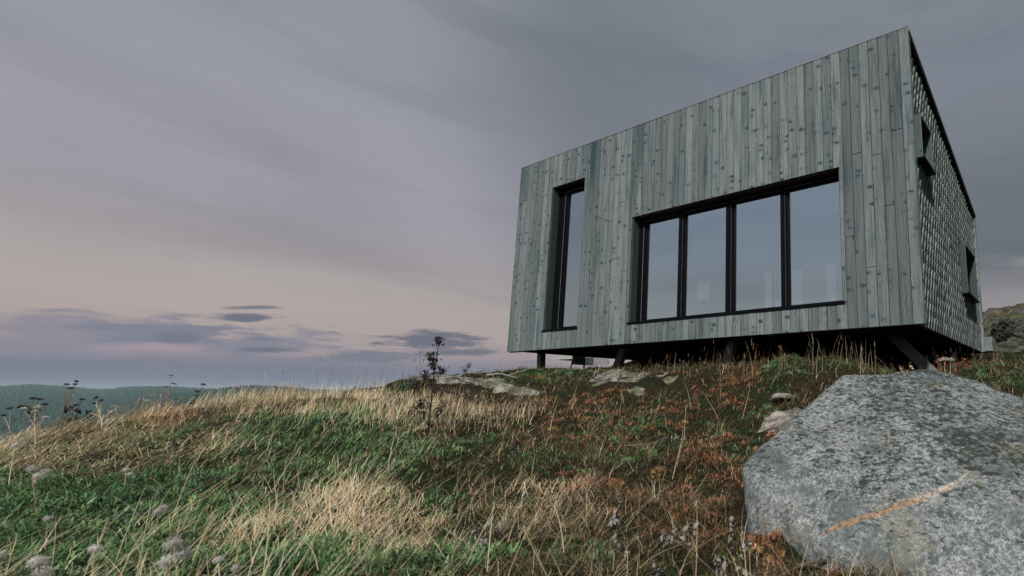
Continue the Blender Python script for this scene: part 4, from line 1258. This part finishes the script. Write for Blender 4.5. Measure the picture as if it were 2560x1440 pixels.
def clump(X, Y, f=5.0, lo=.34, hi=.56, s=71.0):
    """gaps and tussocks: 0 in the gaps, 1 on a tussock"""
    n = fbm(X * f, Y * f, s, 3)
    return np.clip((n - lo) / (hi - lo), 0, 1)
def near(Y, a=2.2, b=5.5): return np.clip((Y - a) / (b - a), 0, 1)

# 1. green combed mat of the left mound
X, Y = select(170000, lambda X, Y: np.clip(.12 * leftness(X, Y) + pmask(X, Y, GREEN), 0, 1) * bare(X, Y) * (.25 + .75 * clump(X, Y)), p=.8)
n = len(X); cl = fbm(X * 3.1, Y * 3.1, 41.0); ck = clump(X, Y)
A = flow(X, Y) + rng.normal(0, 1.0, n)
L = (.035 + .060 * rng.random(n)) * np.clip(.55 + .9 * cl, .5, 1.25); L = np.where(X / Y > -.25, L * .6, L)
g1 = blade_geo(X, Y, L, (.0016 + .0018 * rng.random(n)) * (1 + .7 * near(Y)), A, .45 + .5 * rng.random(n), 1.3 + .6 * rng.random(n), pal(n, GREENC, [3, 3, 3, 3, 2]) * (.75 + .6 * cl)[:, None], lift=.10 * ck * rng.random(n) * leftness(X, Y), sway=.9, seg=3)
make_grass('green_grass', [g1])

# 2. pale dead grass: laid strands on the mound, upright tufts along the crest
X, Y = select(320000, lambda X, Y: np.clip(.04 * leftness(X, Y) + .95 * pmask(X, Y, STRAW), 0, 1) * bare(X, Y) * (.22 + .78 * clump(X, Y, 4.2, s=73.0)), p=.8)
n = len(X); A = flow(X, Y) + rng.normal(0, 1.1, n); ck = clump(X, Y, 4.2, s=73.0)
up_ = np.clip((Y - 4.3) / 1.2, 0, 1) * (rng.random(n) < .75)
L = (.05 + .11 * rng.random(n) ** 1.6) * (1 + .35 * up_)
g2 = blade_geo(X, Y, L, (.0015 + .0014 * rng.random(n)) * (1 + .7 * near(Y)), A, (.6 + .6 * rng.random(n)) * (1 - .75 * up_), (1.3 + .5 * rng.random(n)) * (1 - .62 * up_) + .1, pal(n, STRAWC, [3, 3, 2, 2, 2]), lift=(.03 + .12 * ck) * rng.random(n) * leftness(X, Y) * (1 - .6 * up_), sway=.7)
make_grass('dry_grass', [g2])

# 3. brown and olive thatch of the right slope, thin laid strands, criss-crossed over dark soil
X, Y = select(230000, lambda X, Y: np.clip(1.02 - leftness(X, Y) * .9, 0, 1) * bare(X, Y) * (.12 + .88 * clump(X, Y, 3.6, s=75.0)) * (1 - .5 * pmask(X, Y, RUST)), p=.85, kmin=-1.0)
n = len(X); cl = fbm(X * 2.4, Y * 2.4, 51.0); ck = clump(X, Y, 3.6, s=75.0); pr = pmask(X, Y, RUST)
st_ = rng.random(n) < .13 + .50 * pmask(X, Y, STRAW)
isr = (rng.random(n) < .10 + pr * .45) & ~st_
C = pal(n, OLIVEC + DARKC, [3, 3, 2, 3, 2, 2, 2, 2], var=.35) * (.35 + .9 * cl)[:, None]
C = np.where(isr[:, None], pal(n, RUSTC, var=.3), C)
C = np.where(st_[:, None], pal(n, STRAWC) * .8, C)
A = rng.random(n) * 6.283
L = .04 + .13 * rng.random(n) ** 1.6
g3 = blade_geo(X, Y, L, (.0013 + .0014 * rng.random(n)) * (1 + .30 * np.clip(Y - 2.2, 0, 5)), A, .55 + .8 * rng.random(n), 1.2 + .6 * rng.random(n), np.clip(C, .003, 1), lift=(.005 + .055 * ck) * rng.random(n), seg=3, sway=.8)
make_grass('brown_thatch', [g3])

def tufts(nc, fn, R, H_, per, Lf, Wf, cols, wts=None, var=.3, seg=2, **kw):
    """low cushions: every cushion a dome of many short leaves with its own tint"""
    X, Y = select(nc, fn, **kw)
    n = len(X)
    if n == 0: return None
    rr = R[0] + (R[1] - R[0]) * rng.random(n); hh = H_[0] + (H_[1] - H_[0]) * rng.random(n)
    cc = pal(n, cols, wts, var)
    k = np.repeat(np.arange(n), per)
    s_ = np.sqrt(rng.random(len(k))); th = rng.random(len(k)) * 6.283
    wob_ = 1 + .35 * np.sin(th * 2 + k * 1.7) + .2 * np.sin(th * 3 + k)
    x = X[k] + rr[k] * s_ * np.cos(th) * wob_; y = Y[k] + rr[k] * s_ * np.sin(th) * wob_
    lift = hh[k] * (1 - s_ ** 2) * (.55 + .45 * rng.random(len(k)))
    L = Lf[0] + (Lf[1] - Lf[0]) * rng.random(len(k)); Wd = Wf[0] + (Wf[1] - Wf[0]) * rng.random(len(k))
    A = th + rng.normal(0, .7, len(k)); l0 = .15 + .75 * s_ + .3 * rng.random(len(k))
    C = np.clip(cc[k] * (1 + (rng.random((len(k), 1)) - .5) * .9), .003, .9)
    return blade_geo(x, y, L, Wd, A, l0, l0 + .5 + .5 * rng.random(len(k)), C, lift=lift, seg=seg)

# 4. heather and blueberry scrub: cushions in rust, orange, wine red and near black
notl = lambda X, Y: 1 - leftness(X, Y)
HEATH = [(.26, .112, .055), (.31, .14, .075), (.17, .078, .042), (.28, .17, .08), (.31, .115, .08), (.12, .065, .035)]
t1 = tufts(7000, lambda X, Y: pmask(X, Y, RUST) ** 1.3 * bare(X, Y) * notl(X, Y), (.035, .11), (.02, .07), 70, (.014, .034), (.003, .006), HEATH, p=.75, ymin=2.0, kmin=-1.0)
t2 = tufts(3600, lambda X, Y: .55 * notl(X, Y) * bare(X, Y) * (1 - .6 * pmask(X, Y, STRAW)), (.04, .12), (.02, .07), 60, (.014, .036), (.003, .0065),
           [(.020, .018, .012), (.035, .026, .014), (.055, .066, .022), (.10, .10, .036), (.13, .070, .034), (.040, .070, .026)], [3, 2, 2, 2, 2, 3], p=.75, ymin=1.9, kmin=-.95)
make_grass('rusty_heather', [t for t in (t1, t2) if t])

# 5. green cushions: moss and leafy herbs, on the left mound, along the rocks and in the wet hollow right
HERB = GREEN + [patch(120, 1330, 1.0, .6), patch(40, 1220, .6, .45), patch(360, 1330, .5, .3), patch(560, 1310, .35, .2), patch(420, 1420, .8, .2), patch(900, 1430, .5, .14), patch(1030, 1275, .26, .18), patch(1140, 1430, .3, .1), patch(240, 1250, .5, .3, a=.7),
        patch(2000, 930, .45, .3), patch(2490, 950, 1.0, .5, a=.9), patch(1930, 1035, .25, .2), patch(1700, 1100, .8, .6, a=.25), patch(1420, 1130, .6, .5, a=.3)]
MOSS = [(.056, .135, .050), (.085, .18, .068), (.038, .092, .038), (.12, .205, .09), (.17, .24, .13), (.060, .115, .065)]
t3 = tufts(11000, lambda X, Y: np.clip(pmask(X, Y, HERB) + .30 * leftness(X, Y), 0, 1) * bare(X, Y) * (1 - .65 * pmask(X, Y, STRAW)), (.04, .13), (.03, .10), 85, (.012, .034), (.003, .0065), MOSS, [3, 3, 3, 2, 2, 2], p=.8)
X, Y = select(90000, lambda X, Y: np.clip(pmask(X, Y, HERB), 0, 1) * bare(X, Y) * (.15 + .85 * clump(X, Y, 4.0, s=77.0)), p=.85)
n = len(X); cl = .4 + .8 * clump(X, Y, 4.0, s=77.0)
g5 = blade_geo(X, Y, .012 + .026 * rng.random(n), .004 + .005 * rng.random(n), rng.random(n) * 6.283, .3 + .8 * rng.random(n), .9 + .8 * rng.random(n), pal(n, MOSS) * cl[:, None], lift=.05 * rng.random(n) * cl, seg=2)
NEARH = [patch(120, 1330, 1.0, .6), patch(40, 1220, .6, .45), patch(360, 1330, .5, .3), patch(560, 1310, .35, .2), patch(420, 1420, .8, .2), patch(900, 1430, .5, .14), patch(1030, 1275, .26, .18), patch(1140, 1430, .3, .1), patch(700, 1420, .4, .12)]
t4 = tufts(1500, lambda X, Y: pmask(X, Y, NEARH), (.05, .12), (.04, .11), 46, (.022, .052), (.007, .014), MOSS, [3, 3, 4, 2, 1, 3], p=.9, ymin=1.6, ymax=5, kmax=.0, seg=3)
make_grass('green_herbs', [g5] + [t for t in (t3, t4) if t])

# 6. single long stalks lying and standing everywhere, pale, a little thicker
X, Y = select(4200, lambda X, Y: (.35 + .55 * leftness(X, Y)) * bare(X, Y), p=1.1, ymin=1.7, ymax=8)
n = len(X); A = np.where(leftness(X, Y) > .5, flow(X, Y) + rng.normal(0, .55, n), rng.random(n) * 6.283)
L = .14 + .26 * rng.random(n)
stand = rng.random(n) < .14
g6 = blade_geo(X, Y, L, .0020 + .0018 * rng.random(n), A, np.where(stand, .1 + .3 * rng.random(n), .7 + .5 * rng.random(n)), np.where(stand, .3 + .6 * rng.random(n), 1.25 + .35 * rng.random(n)), pal(n, [(.48, .42, .30), (.40, .33, .21), (.36, .33, .24), (.27, .17, .085)], [3, 3, 2, 1]), lift=.10 * rng.random(n), seg=5, sway=.5)
make_grass('long_stalks', [g6])

# 7. seed grasses standing in front of the dark gap under the cabin
def stalk_row(spec):
    ps = []
    for (px, py, Y, n, spread, hgt, colr) in spec:
        p = at(px, py, Y)
        x = p.x + rng.normal(0, spread, n); y = p.y + rng.normal(0, spread * .7, n)
        A = rng.random(n) * 6.283
        L = hgt * (.6 + .6 * rng.random(n))
        ps.append(blade_geo(x, y, L, .0020 + .0014 * rng.random(n), A, .02 + .2 * rng.random(n), .15 + .8 * rng.random(n) ** 1.5, pal(n, colr), seg=4))
        # the head of each stalk: a few short glumes near the tip (built as thicker second blade)
        k = rng.random(n) < .4
        x2 = x + np.sin(.12) * L * np.cos(A) * .45; y2 = y + np.sin(.12) * L * np.sin(A) * .45
        ps.append(blade_geo(x2[k], y2[k], L[k] * .20, .0040 + .002 * rng.random(int(k.sum())), A[k], .1 + 0 * L[k], .45 + 0 * L[k], pal(int(k.sum()), colr), lift=L[k] * .86, seg=3))
    return ps
OC = [(.36, .20, .10), (.42, .27, .15), (.30, .14, .07), (.40, .32, .2)]
PC = [(.40, .34, .24), (.30, .25, .17), (.46, .40, .30)]
make_grass('seed_grass', stalk_row([(1880, 915, 6.2, 26, .10, .42, OC), (1840, 920, 6.3, 12, .12, .34, OC), (2150, 915, 6.1, 22, .16, .36, PC), (2060, 915, 6.1, 18, .22, .34, PC), (1960, 910, 6.2, 16, .2, .26, OC),
    (1640, 930, 7.3, 18, .16, .30, OC), (1600, 930, 7.6, 8, .12, .28, PC), (1710, 925, 7.2, 12, .2, .28, PC), (1780, 920, 6.9, 8, .16, .36, PC), (2430, 925, 6.6, 26, .35, .32, [(.16, .14, .10), (.22, .19, .13)]), (2480, 915, 6.6, 8, .08, .3, PC),
    (730, 985, 6.0, 26, .35, .34, PC), (600, 1000, 5.8, 26, .35, .30, STRAWC), (810, 985, 6.4, 6, .04, .55, PC), (900, 975, 7.6, 40, .5, .50, [(.34, .29, .23), (.42, .36, .30)]), (960, 965, 8.2, 22, .4, .40, [(.34, .29, .23)]),
    (1330, 925, 9.6, 14, .25, .25, PC), (1070, 1060, 5.2, 30, .35, .35, STRAWC), (1200, 1040, 5.4, 22, .3, .33, STRAWC), (395, 1050, 5.0, 150, .14, .20, [(.42, .20, .08), (.48, .27, .13)]), (700, 1030, 5.6, 90, .10, .22, [(.50, .35, .2), (.56, .42, .26)])]))

# ------------------------------------------------------------------ single plants
prn = random.Random(21)
def jit(v, s): return Vector((v.x + prn.uniform(-s, s), v.y + prn.uniform(-s, s), v.z + prn.uniform(-s, s)))

def leaf_shape(L, Wd, curl=.5, fold=.25):
    """a small curled leaf, eight quads"""
    vs = []; fs = []
    for k in range(5):
        t = k / 4; w = Wd * math.sin(math.pi * min(max(t, .06), .97)) ** .8 * .5
        a = curl * t * 2.2
        y = L * (math.sin(a) / max(curl * 2.2, .01) if curl > .01 else t); z = -L * (1 - math.cos(a)) / max(curl * 2.2, .01)
        vs += [(-w, y, z + fold * w), (0, y, z), (w, y, z + fold * w)]
    for k in range(4):
        for j in range(2):
            q = k * 3 + j; fs.append((q, q + 1, q + 4, q + 3))
    return vs, fs
LEAF = {}
def leaf_mesh(key, L, Wd, curl, mat):
    if key not in LEAF:
        me = bpy.data.meshes.new('leaf'); vs, fs = leaf_shape(L, Wd, curl); me.from_pydata(vs, [], fs); me.materials.append(mat)
        me.polygons.foreach_set('use_smooth', [True] * len(me.polygons)); LEAF[key] = me
    return LEAF[key]

def umbel_mb(top, r, nrays, bead, droop=.15):
    mb = MB()
    for k in range(nrays):
        a = 2 * math.pi * k / nrays + prn.uniform(-.25, .25); rr = r * prn.uniform(.35, 1)
        e = top + Vector((math.cos(a) * rr, math.sin(a) * rr, r * .55 * (1 - (rr / r) ** 2) + r * prn.uniform(.05, .25)))
        mb.tube([top, (top + e) / 2 + Vector((0, 0, -r * droop)), e], [.0016, .0012, .001], 4, False)
        for q in range(3):
            c = jit(e, bead * .9)
            s = bead * prn.uniform(.6, 1.1)
            mb.add([c + Vector((s, 0, 0)), c + Vector((-s, 0, 0)), c + Vector((0, s, 0)), c + Vector((0, -s, 0)), c + Vector((0, 0, s * .8)), c + Vector((0, 0, -s * .8))],
                   [(0, 2, 4), (2, 1, 4), (1, 3, 4), (3, 0, 4), (2, 0, 5), (1, 2, 5), (3, 1, 5), (0, 3, 5)])
    return mb

def rel(p, o): return Vector(p) - o

def stem_pts(a, b, bend=.05, n=6):
    a, b = Vector(a), Vector(b); s = (b - a).cross(Vector((0, 1, 0.2))).normalized()
    k = prn.uniform(-1, 1) * bend * (b - a).length
    return [a + (b - a) * (i / (n - 1)) + s * (k * math.sin(math.pi * i / (n - 1))) + Vector((prn.uniform(-1, 1), prn.uniform(-1, 1), 0)) * (b - a).length * .008 for i in range(n)]

def weed(name, label, cat, base, Y, tips, stem_mat, head_mat, head=('umbel', .04, 9, .006), r0=.005, leaves=0, leaf=('pale', .05, .018, .6, 'leaf_pale'), group=None, lmin=.1, lmax=.85):
    """an upright plant: stems from one foot to each tip, a seed head on every tip, curled leaves along the stems"""
    b = at(base[0], base[1], Y); b.z = min(b.z, gzs(b.x, b.y) + .06)
    b.z = gzs(b.x, b.y) - .01
    e = empty(name, b); tag(e, label, cat, group)
    first = None; paths = []
    for (px, py, fork) in tips:
        t = rel(at(px, py, Y + prn.uniform(-.06, .06)), b)
        if fork > 0 and first:
            k = fork * (len(first) - 1); i = int(k); s = first[i] + (first[min(i + 1, len(first) - 1)] - first[i]) * (k - i)
        else: s = Vector((prn.uniform(-.01, .01), prn.uniform(-.01, .01), 0))
        pts = stem_pts(s, t)
        if not first: first = pts
        rr = r0 * (1 if fork == 0 else .6)
        MB().tube(pts, [rr * (1 - .65 * i / (len(pts) - 1)) for i in range(len(pts))], 6).build('stem', M[stem_mat], e)
        paths.append(pts)
        kind, R, nr, bd = head
        if kind == 'umbel': umbel_mb(t, R * prn.uniform(.8, 1.15), nr, bd).build('seed_head', M[head_mat], e)
        elif kind == 'cluster':
            mb = MB()
            for q in range(nr):
                c = t + Vector((prn.gauss(0, R * .55), prn.gauss(0, R * .55), prn.uniform(-R * 1.1, R * .9)))
                s_ = bd * prn.uniform(.5, 1.2)
                mb.tube([t + Vector((0, 0, -R)), c], [.001, .0007], 3, False)
                mb.add([c + Vector((s_, 0, 0)), c + Vector((-s_, 0, 0)), c + Vector((0, s_, 0)), c + Vector((0, -s_, 0)), c + Vector((0, 0, s_)), c + Vector((0, 0, -s_))],
                       [(0, 2, 4), (2, 1, 4), (1, 3, 4), (3, 0, 4), (2, 0, 5), (1, 2, 5), (3, 1, 5), (0, 3, 5)])
            mb.build('seed_head', M[head_mat], e)
        elif kind == 'fluff':
            mb = MB()
            for q in range(nr):
                u = Vector((prn.gauss(0, 1), prn.gauss(0, 1), prn.gauss(0, .8))).normalized()
                c = t + u * R * prn.uniform(.1, 1)
                d = Vector((prn.gauss(0, 1), prn.gauss(0, 1), prn.gauss(0, 1))).normalized() * R * prn.uniform(.3, .55)
                w = d.cross(u).normalized() * bd if d.cross(u).length > 1e-6 else Vector((bd, 0, 0))
                mb.add([c - d * .4 - w, c - d * .4 + w, c + d], [(0, 1, 2)])
            mb.build('seed_head', M[head_mat], e)
    for q in range(leaves):
        pts = paths[q % len(paths)]
        t = prn.uniform(lmin, lmax) * (len(pts) - 1); i = int(t); p = pts[i] + (pts[min(i + 1, len(pts) - 1)] - pts[i]) * (t - i)
        o = link_mesh('leaf', leaf_mesh(leaf, *leaf[1:4], M[leaf[4]]), e, p)
        o.rotation_euler = (prn.uniform(-.9, .7), prn.uniform(-.8, .8), prn.uniform(0, 6.28)); o.scale = (prn.uniform(.7, 1.25),) * 3
    return e

DL = ('dk', .050, .022, .55, 'leaf_dark'); PL = ('pl', .042, .015, 1.15, 'leaf_pale'); PLs = ('pls', .030, .012, 1.0, 'leaf_pale')
weed('dried_weed', 'tallest dark dried weed rising against the bar of cloud', 'weed', (1062, 1120), 4.7, [(1097, 852, 0), (1078, 890, .72), (1066, 935, .5), (1104, 925, .6), (1085, 905, .66), (1040, 960, .3), (1050, 1010, .15)], 'stem_dark', 'head_dark', ('cluster', .040, 44, .010), .0075, 44, DL, lmax=.75)
weed('dried_weed', 'bare forked dry weed left of the tallest dark weed', 'weed', (1050, 1080), 4.8, [(1052, 878, 0), (1040, 900, .5), (1064, 890, .6)], 'stem_brown', 'head_dark', ('cluster', .010, 4, .003), .004, 12, DL, lmax=.5)
weed('dried_weed', 'leaning weed with a small rosy seed head above the pale rock ledge', 'weed', (1118, 1060), 5.0, [(1172, 912, 0), (1162, 922, .85)], 'stem_pale', 'head_dark', ('cluster', .030, 24, .005), .005, 9, PLs)
weed('dried_weed', 'dark leafy weed leaning right of the tallest weed, below the skyline', 'weed', (1078, 1060), 4.6, [(1120, 975, 0), (1105, 1000, .6)], 'stem_brown', 'head_dark', ('cluster', .03, 14, .008), .005, 16, DL)
weed('dried_weed', 'thin dark weed left of the pair below the pale ledges', 'weed', (1190, 1180), 4.3, [(1200, 965, 0), (1184, 975, .8)], 'stem_dark', 'head_dark', ('cluster', .03, 10, .004), .0045, 12, PLs)
weed('dried_weed', 'thin dark weed right of the pair below the pale ledges', 'weed', (1212, 1170), 4.4, [(1216, 985, 0)], 'stem_dark', 'head_dark', ('cluster', .02, 8, .004), .0045, 12, PLs)
weed('dried_weed', 'dark forked weed with pale curled leaves in mid slope', 'weed', (1345, 1200), 3.8, [(1346, 1050, 0), (1335, 1070, .5)], 'stem_dark', 'head_dark', ('cluster', .02, 10, .005), .0045, 12, PLs)
weed('dried_weed', 'short weed with white curled leaves at the edge of the green mound', 'weed', (998, 1085), 4.6, [(985, 1045, 0), (975, 1050, .5)], 'stem_pale', 'head_pale', ('cluster', .02, 5, .005), .004, 8, PL)

GU = 'dark umbels on the left skyline'
weed('wild_parsley', 'tallest dry umbel plant on the left skyline with two black heads', 'wild parsley', (150, 1100), 4.5, [(166, 962, 0), (188, 962, .55), (191, 955, .7), (176, 972, .6)], 'stem_brown', 'head_dark', ('umbel', .017, 12, .005), .0045, 3, PL, GU)
weed('wild_parsley', 'umbel plant with black head at the far left of the skyline', 'wild parsley', (28, 1085), 4.5, [(25, 1022, 0), (8, 1040, .5)], 'stem_pale', 'head_dark', ('umbel', .018, 11, .005), .0035, 0, PL, GU)
weed('wild_parsley', 'broad black umbel just left of the tallest umbel plant', 'wild parsley', (118, 1085), 4.6, [(82, 998, 0), (98, 1000, .7), (65, 1018, .5), (112, 1012, .6)], 'stem_brown', 'head_dark', ('umbel', .020, 14, .0055), .0035, 4, PL, GU)
weed('wild_parsley', 'pale umbel plant with white heads beside the tallest umbel plant', 'wild parsley', (92, 1095), 4.4, [(88, 1030, 0), (112, 1045, .5), (60, 1022, .6), (95, 1020, .7)], 'stem_pale', 'head_pale', ('umbel', .020, 12, .006), .006, 3, PL, GU)
weed('wild_parsley', 'dark and cream umbels right of the tallest umbel plant', 'wild parsley', (165, 1090), 4.7, [(205, 1000, 0), (190, 1015, .6), (196, 1028, .5), (180, 1020, .7)], 'stem_dark', 'head_dark', ('umbel', .018, 13, .0055), .0035, 4, PL, GU)
weed('wild_parsley', 'forked umbel plant with two small black heads by the hill dip', 'wild parsley', (256, 1085), 4.9, [(240, 997, 0), (254, 1002, .5), (236, 1010, .7), (222, 1030, .4)], 'stem_pale', 'head_dark', ('umbel', .018, 8, .007), .006, 3, PL, GU)
weed('wild_parsley', 'small cream umbel plant left of the orange tuft on the crest', 'wild parsley', (300, 1070), 5.1, [(288, 1018, 0), (275, 1032, .5)], 'stem_pale', 'head_pale', ('umbel', .022, 9, .006), .004, 2, PL, GU)
weed('wild_parsley', 'thin forked stem right behind the orange tuft on the crest', 'wild parsley', (425, 1030), 5.6, [(415, 968, 0), (428, 940, .5), (440, 1000, .3)], 'stem_brown', 'head_dark', ('umbel', .016, 6, .005), .004, 8, DL, GU)
weed('wild_parsley', 'lone umbel with black head rising where the two hills meet', 'wild parsley', (480, 1020), 5.6, [(508, 962, 0), (492, 980, .6), (490, 990, .5)], 'stem_dark', 'head_dark', ('umbel', .020, 9, .007), .0045, 4, DL, GU)
weed('wild_parsley', 'tiny pale umbel left of the crest grass on the skyline', 'wild parsley', (368, 1050), 5.2, [(366, 1003, 0)], 'stem_pale', 'head_pale', ('umbel', .022, 9, .006), .004, 0, PL, GU)

def shrub(name, label, cat, px, py, Y, R, H_, nst, nlf, leaf, stem_mat, group=None, frac=None):
    b = at(px, py, Y); b.z = gzs(b.x, b.y) - .01
    e = empty(name, b); tag(e, label, cat, group)
    mb = MB(); tips = []
    for k in range(nst):
        a = prn.uniform(0, 6.28); rr = R * prn.uniform(.15, 1)
        t = Vector((math.cos(a) * rr, math.sin(a) * rr, H_ * prn.uniform(.5, 1)))
        pts = stem_pts((0, 0, 0), t, .15, 5); mb.tube(pts, [.004, .0035, .003, .002, .0012], 5, False); tips.append(pts)
    mb.build('stems', M[stem_mat], e)
    for q in range(nlf):
        pts = tips[q % nst]; t = prn.uniform(.35, 1) * (len(pts) - 1.001); i = int(t); p = pts[i] + (pts[i + 1] - pts[i]) * (t - i)
        o = link_mesh('leaf', leaf_mesh(leaf, *leaf[1:4], M[leaf[4]]), e, jit(p, .02))
        o.rotation_euler = (prn.uniform(-.8, .8), prn.uniform(-.8, .8), prn.uniform(0, 6.28)); o.scale = (prn.uniform(.6, 1.3),) * 3
    return e
shrub('leafy_shrub', 'dark leafy shrub behind the umbels on the left skyline', 'shrub', 150, 1085, 5.0, .32, .42, 12, 110, ('ds', .075, .032, .4, 'leaf_dark'), 'stem_dark')
shrub('leafy_shrub', 'low dark shrub at the far left edge of the crest', 'shrub', 20, 1100, 4.8, .30, .30, 9, 60, ('ds', .075, .032, .4, 'leaf_dark'), 'stem_dark')
shrub('leafy_shrub', 'small dark shrub right of the umbels on the left skyline', 'shrub', 225, 1080, 5.2, .26, .26, 8, 50, ('ds', .075, .032, .4, 'leaf_dark'), 'stem_dark')
shrub('red_shrub', 'red-leaved shrub behind the slanting corner post', 'shrub', 2345, 935, 6.9, .36, .42, 14, 80, ('rd', .035, .020, .4, 'leaf_red'), 'stem_dark')
shrub('red_shrub', 'small red-leaved shrub right of the pale umbel by the corner post', 'shrub', 2408, 930, 6.7, .20, .24, 8, 36, ('rd', .035, .020, .4, 'leaf_red'), 'stem_dark')
shrub('cream_shrub', 'low plant with cream and orange leaves left of the slanting post', 'shrub', 2262, 940, 5.6, .16, .26, 9, 56, ('cr', .030, .021, .4, 'leaf_cream'), 'stem_brown')
weed('wild_parsley', 'pale dry umbel with three stalks in front of the slanting post', 'wild parsley', (2365, 965), 5.0, [(2362, 900, 0), (2352, 903, 0), (2376, 902, 0)], 'stem_pale', 'head_pale', ('umbel', .045, 16, .005), .0035, 0)
weed('wild_parsley', 'small dry umbel at the boulder top by the foot of the slanting post', 'wild parsley', (2326, 962), 4.9, [(2325, 935, 0)], 'stem_pale', 'stem_brown', ('umbel', .036, 14, .003), .0025, 0)
weed('wild_parsley', 'dark dry umbel stem standing beside the left tip of the boulder', 'wild parsley', (1842, 1420), 2.5, [(1828, 1205, 0)], 'stem_dark', 'stem_dark', ('umbel', .030, 14, .0015), .004, 12, PL, lmax=.6)

# white fluffy seed heads, near left
GF = 'white fluffy seed heads in the near grass'
for (lab, base, Y, tips, R) in [
    ('pair of white fluffy seed heads above the near left herbs', (90, 1260), 2.9, [(80, 1172, 0), (118, 1180, .7), (95, 1190, .6)], .036),
    ('white fluffy seed head at the bottom left corner beneath the others', (105, 1500), 1.9, [(95, 1405, 0), (110, 1430, .6)], .040),
    ('white fluffy seed heads in the near green herbs, largest of the group', (420, 1470), 2.0, [(432, 1360, 0), (455, 1385, .7), (418, 1405, .5)], .042),
    ('greyish fluffy seed head standing on a pale forked stalk', (30, 1220), 3.1, [(38, 1115, 0)], .034),
    ('small white seed head between the two bottom left ones', (240, 1440), 2.1, [(236, 1372, 0)], .030),
    ('white seed head left of the long leaning stalk', (122, 1350), 2.5, [(120, 1296, 0)], .024),
    ('white seed heads beside the leaning stalk in the herb patch', (385, 1340), 2.6, [(395, 1280, 0), (408, 1270, .7)], .030),
    ('silvery grass plume near the middle of the left mound', (318, 1200), 3.4, [(315, 1175, 0), (325, 1186, .6)], .026),
    ('white seed head at the left edge above the bottom corner', (10, 1420), 2.2, [(5, 1385, 0)], .030),
    ('white seed heads right of the largest group near the bottom edge', (560, 1500), 1.9, [(545, 1400, 0), (590, 1420, .5)], .024)]:
    weed('fluffy_seed_plant', lab, 'seed plant', base, Y, tips, 'stem_pale', 'fluff', ('fluff', R * .62, 420, .0011), .0035, 2, PLs, GF)

# dry plants with pale curled leaves, near middle and right
GP = 'dry plants with pale curled leaves'
for (lab, base, Y, tips, nl) in [
    ('dry plant with pale curled leaves lying low near the bottom middle', (1215, 1370), 2.6, [(1220, 1300, 0), (1255, 1310, 0), (1190, 1320, 0)], 22),
    ('upright dry plant with curled leaves stacked along its stem', (1525, 1350), 2.6, [(1548, 1232, 0), (1530, 1300, .5)], 18),
    ('dry plant with large curled leaves below the upright one', (1545, 1410), 2.4, [(1562, 1345, 0), (1540, 1330, .4)], 14),
    ('dry plant with twisted pale leaves in the dark grass right of the upright one', (1680, 1390), 2.5, [(1685, 1320, 0), (1660, 1330, .4), (1722, 1312, .5)], 20),
    ('small dry plant with two pale leaf clusters, right of middle', (1735, 1350), 2.6, [(1722, 1308, 0), (1745, 1305, .6)], 6),
    ('dry plant with hanging pale leaves close to the lower left of the boulder', (1840, 1420), 2.3, [(1858, 1320, 0), (1870, 1345, .5)], 16),
    ('dry plant with pale leaves near the bottom edge left of the boulder', (1795, 1460), 2.2, [(1790, 1390, 0), (1815, 1400, .4)], 14),
    ('dry plant with pale leaves at the bottom edge, right of middle', (1625, 1470), 2.2, [(1630, 1400, 0), (1650, 1420, .4)], 10)]:
    weed('dried_leaf_plant', lab, 'dry plant', base, Y, tips, 'stem_dark', 'leaf_pale', ('cluster', .012, 3, .003), .0038, nl, PL, GP, lmin=.3, lmax=1.0)

# fallen twigs
def twig(label, pts, Y, r, mat='twig', side=2):
    P = []
    for (px, py) in pts:
        g_ = ghit(px, py, 1.4); P.append(Vector((g_.x, g_.y, g_.z + .035)))
    o0 = P[0].copy(); e = MB()
    Q = [p - o0 for p in P]
    e.tube(Q, [r * (1 - .6 * i / (len(Q) - 1)) for i in range(len(Q))], 6)
    for k in range(side):
        i = 1 + k % (len(Q) - 1); d = (Q[i] - Q[i - 1]); s = Vector((-d.y, d.x, d.length * .6)) * prn.choice([-.5, .5]) + d * .5
        e.tube([Q[i - 1] + d * .5, Q[i - 1] + d * .5 + s * .6, Q[i - 1] + d * .5 + s], [r * .5, r * .35, r * .2], 5)
    o = e.build('twig', M[mat], None, o0); tag(o, label, 'twig', 'fallen twigs'); return o
twig('pale bent twig lying right of the tall straw', [(820, 1290), (880, 1262), (940, 1250), (1000, 1245)], 0, .008, 'leaf_pale')
twig('pale thin stick lying in the dark grass in mid slope', [(1565, 1130), (1600, 1125), (1630, 1132)], 0, .007)
twig('dark branch along the bottom edge in front of the boulder', [(1990, 1440), (2100, 1425), (2230, 1392)], 0, .010, 'twig_dark')
twig('bundle of dark twigs lying in mid slope, lower one', [(1420, 1195), (1500, 1180), (1560, 1150)], 0, .007, 'twig_dark')
twig('bundle of dark twigs lying in mid slope, upper one', [(1380, 1125), (1440, 1110), (1500, 1095)], 0, .006, 'twig_dark')
twig('bleached branch lying on the pale rock ledge at the skyline', [(1110, 948), (1150, 940), (1200, 934)], 0, .014, 'twig')
twig('bleached crooked root on the rock left of the cabin', [(1215, 945), (1250, 942), (1290, 950)], 0, .014, 'leaf_pale')
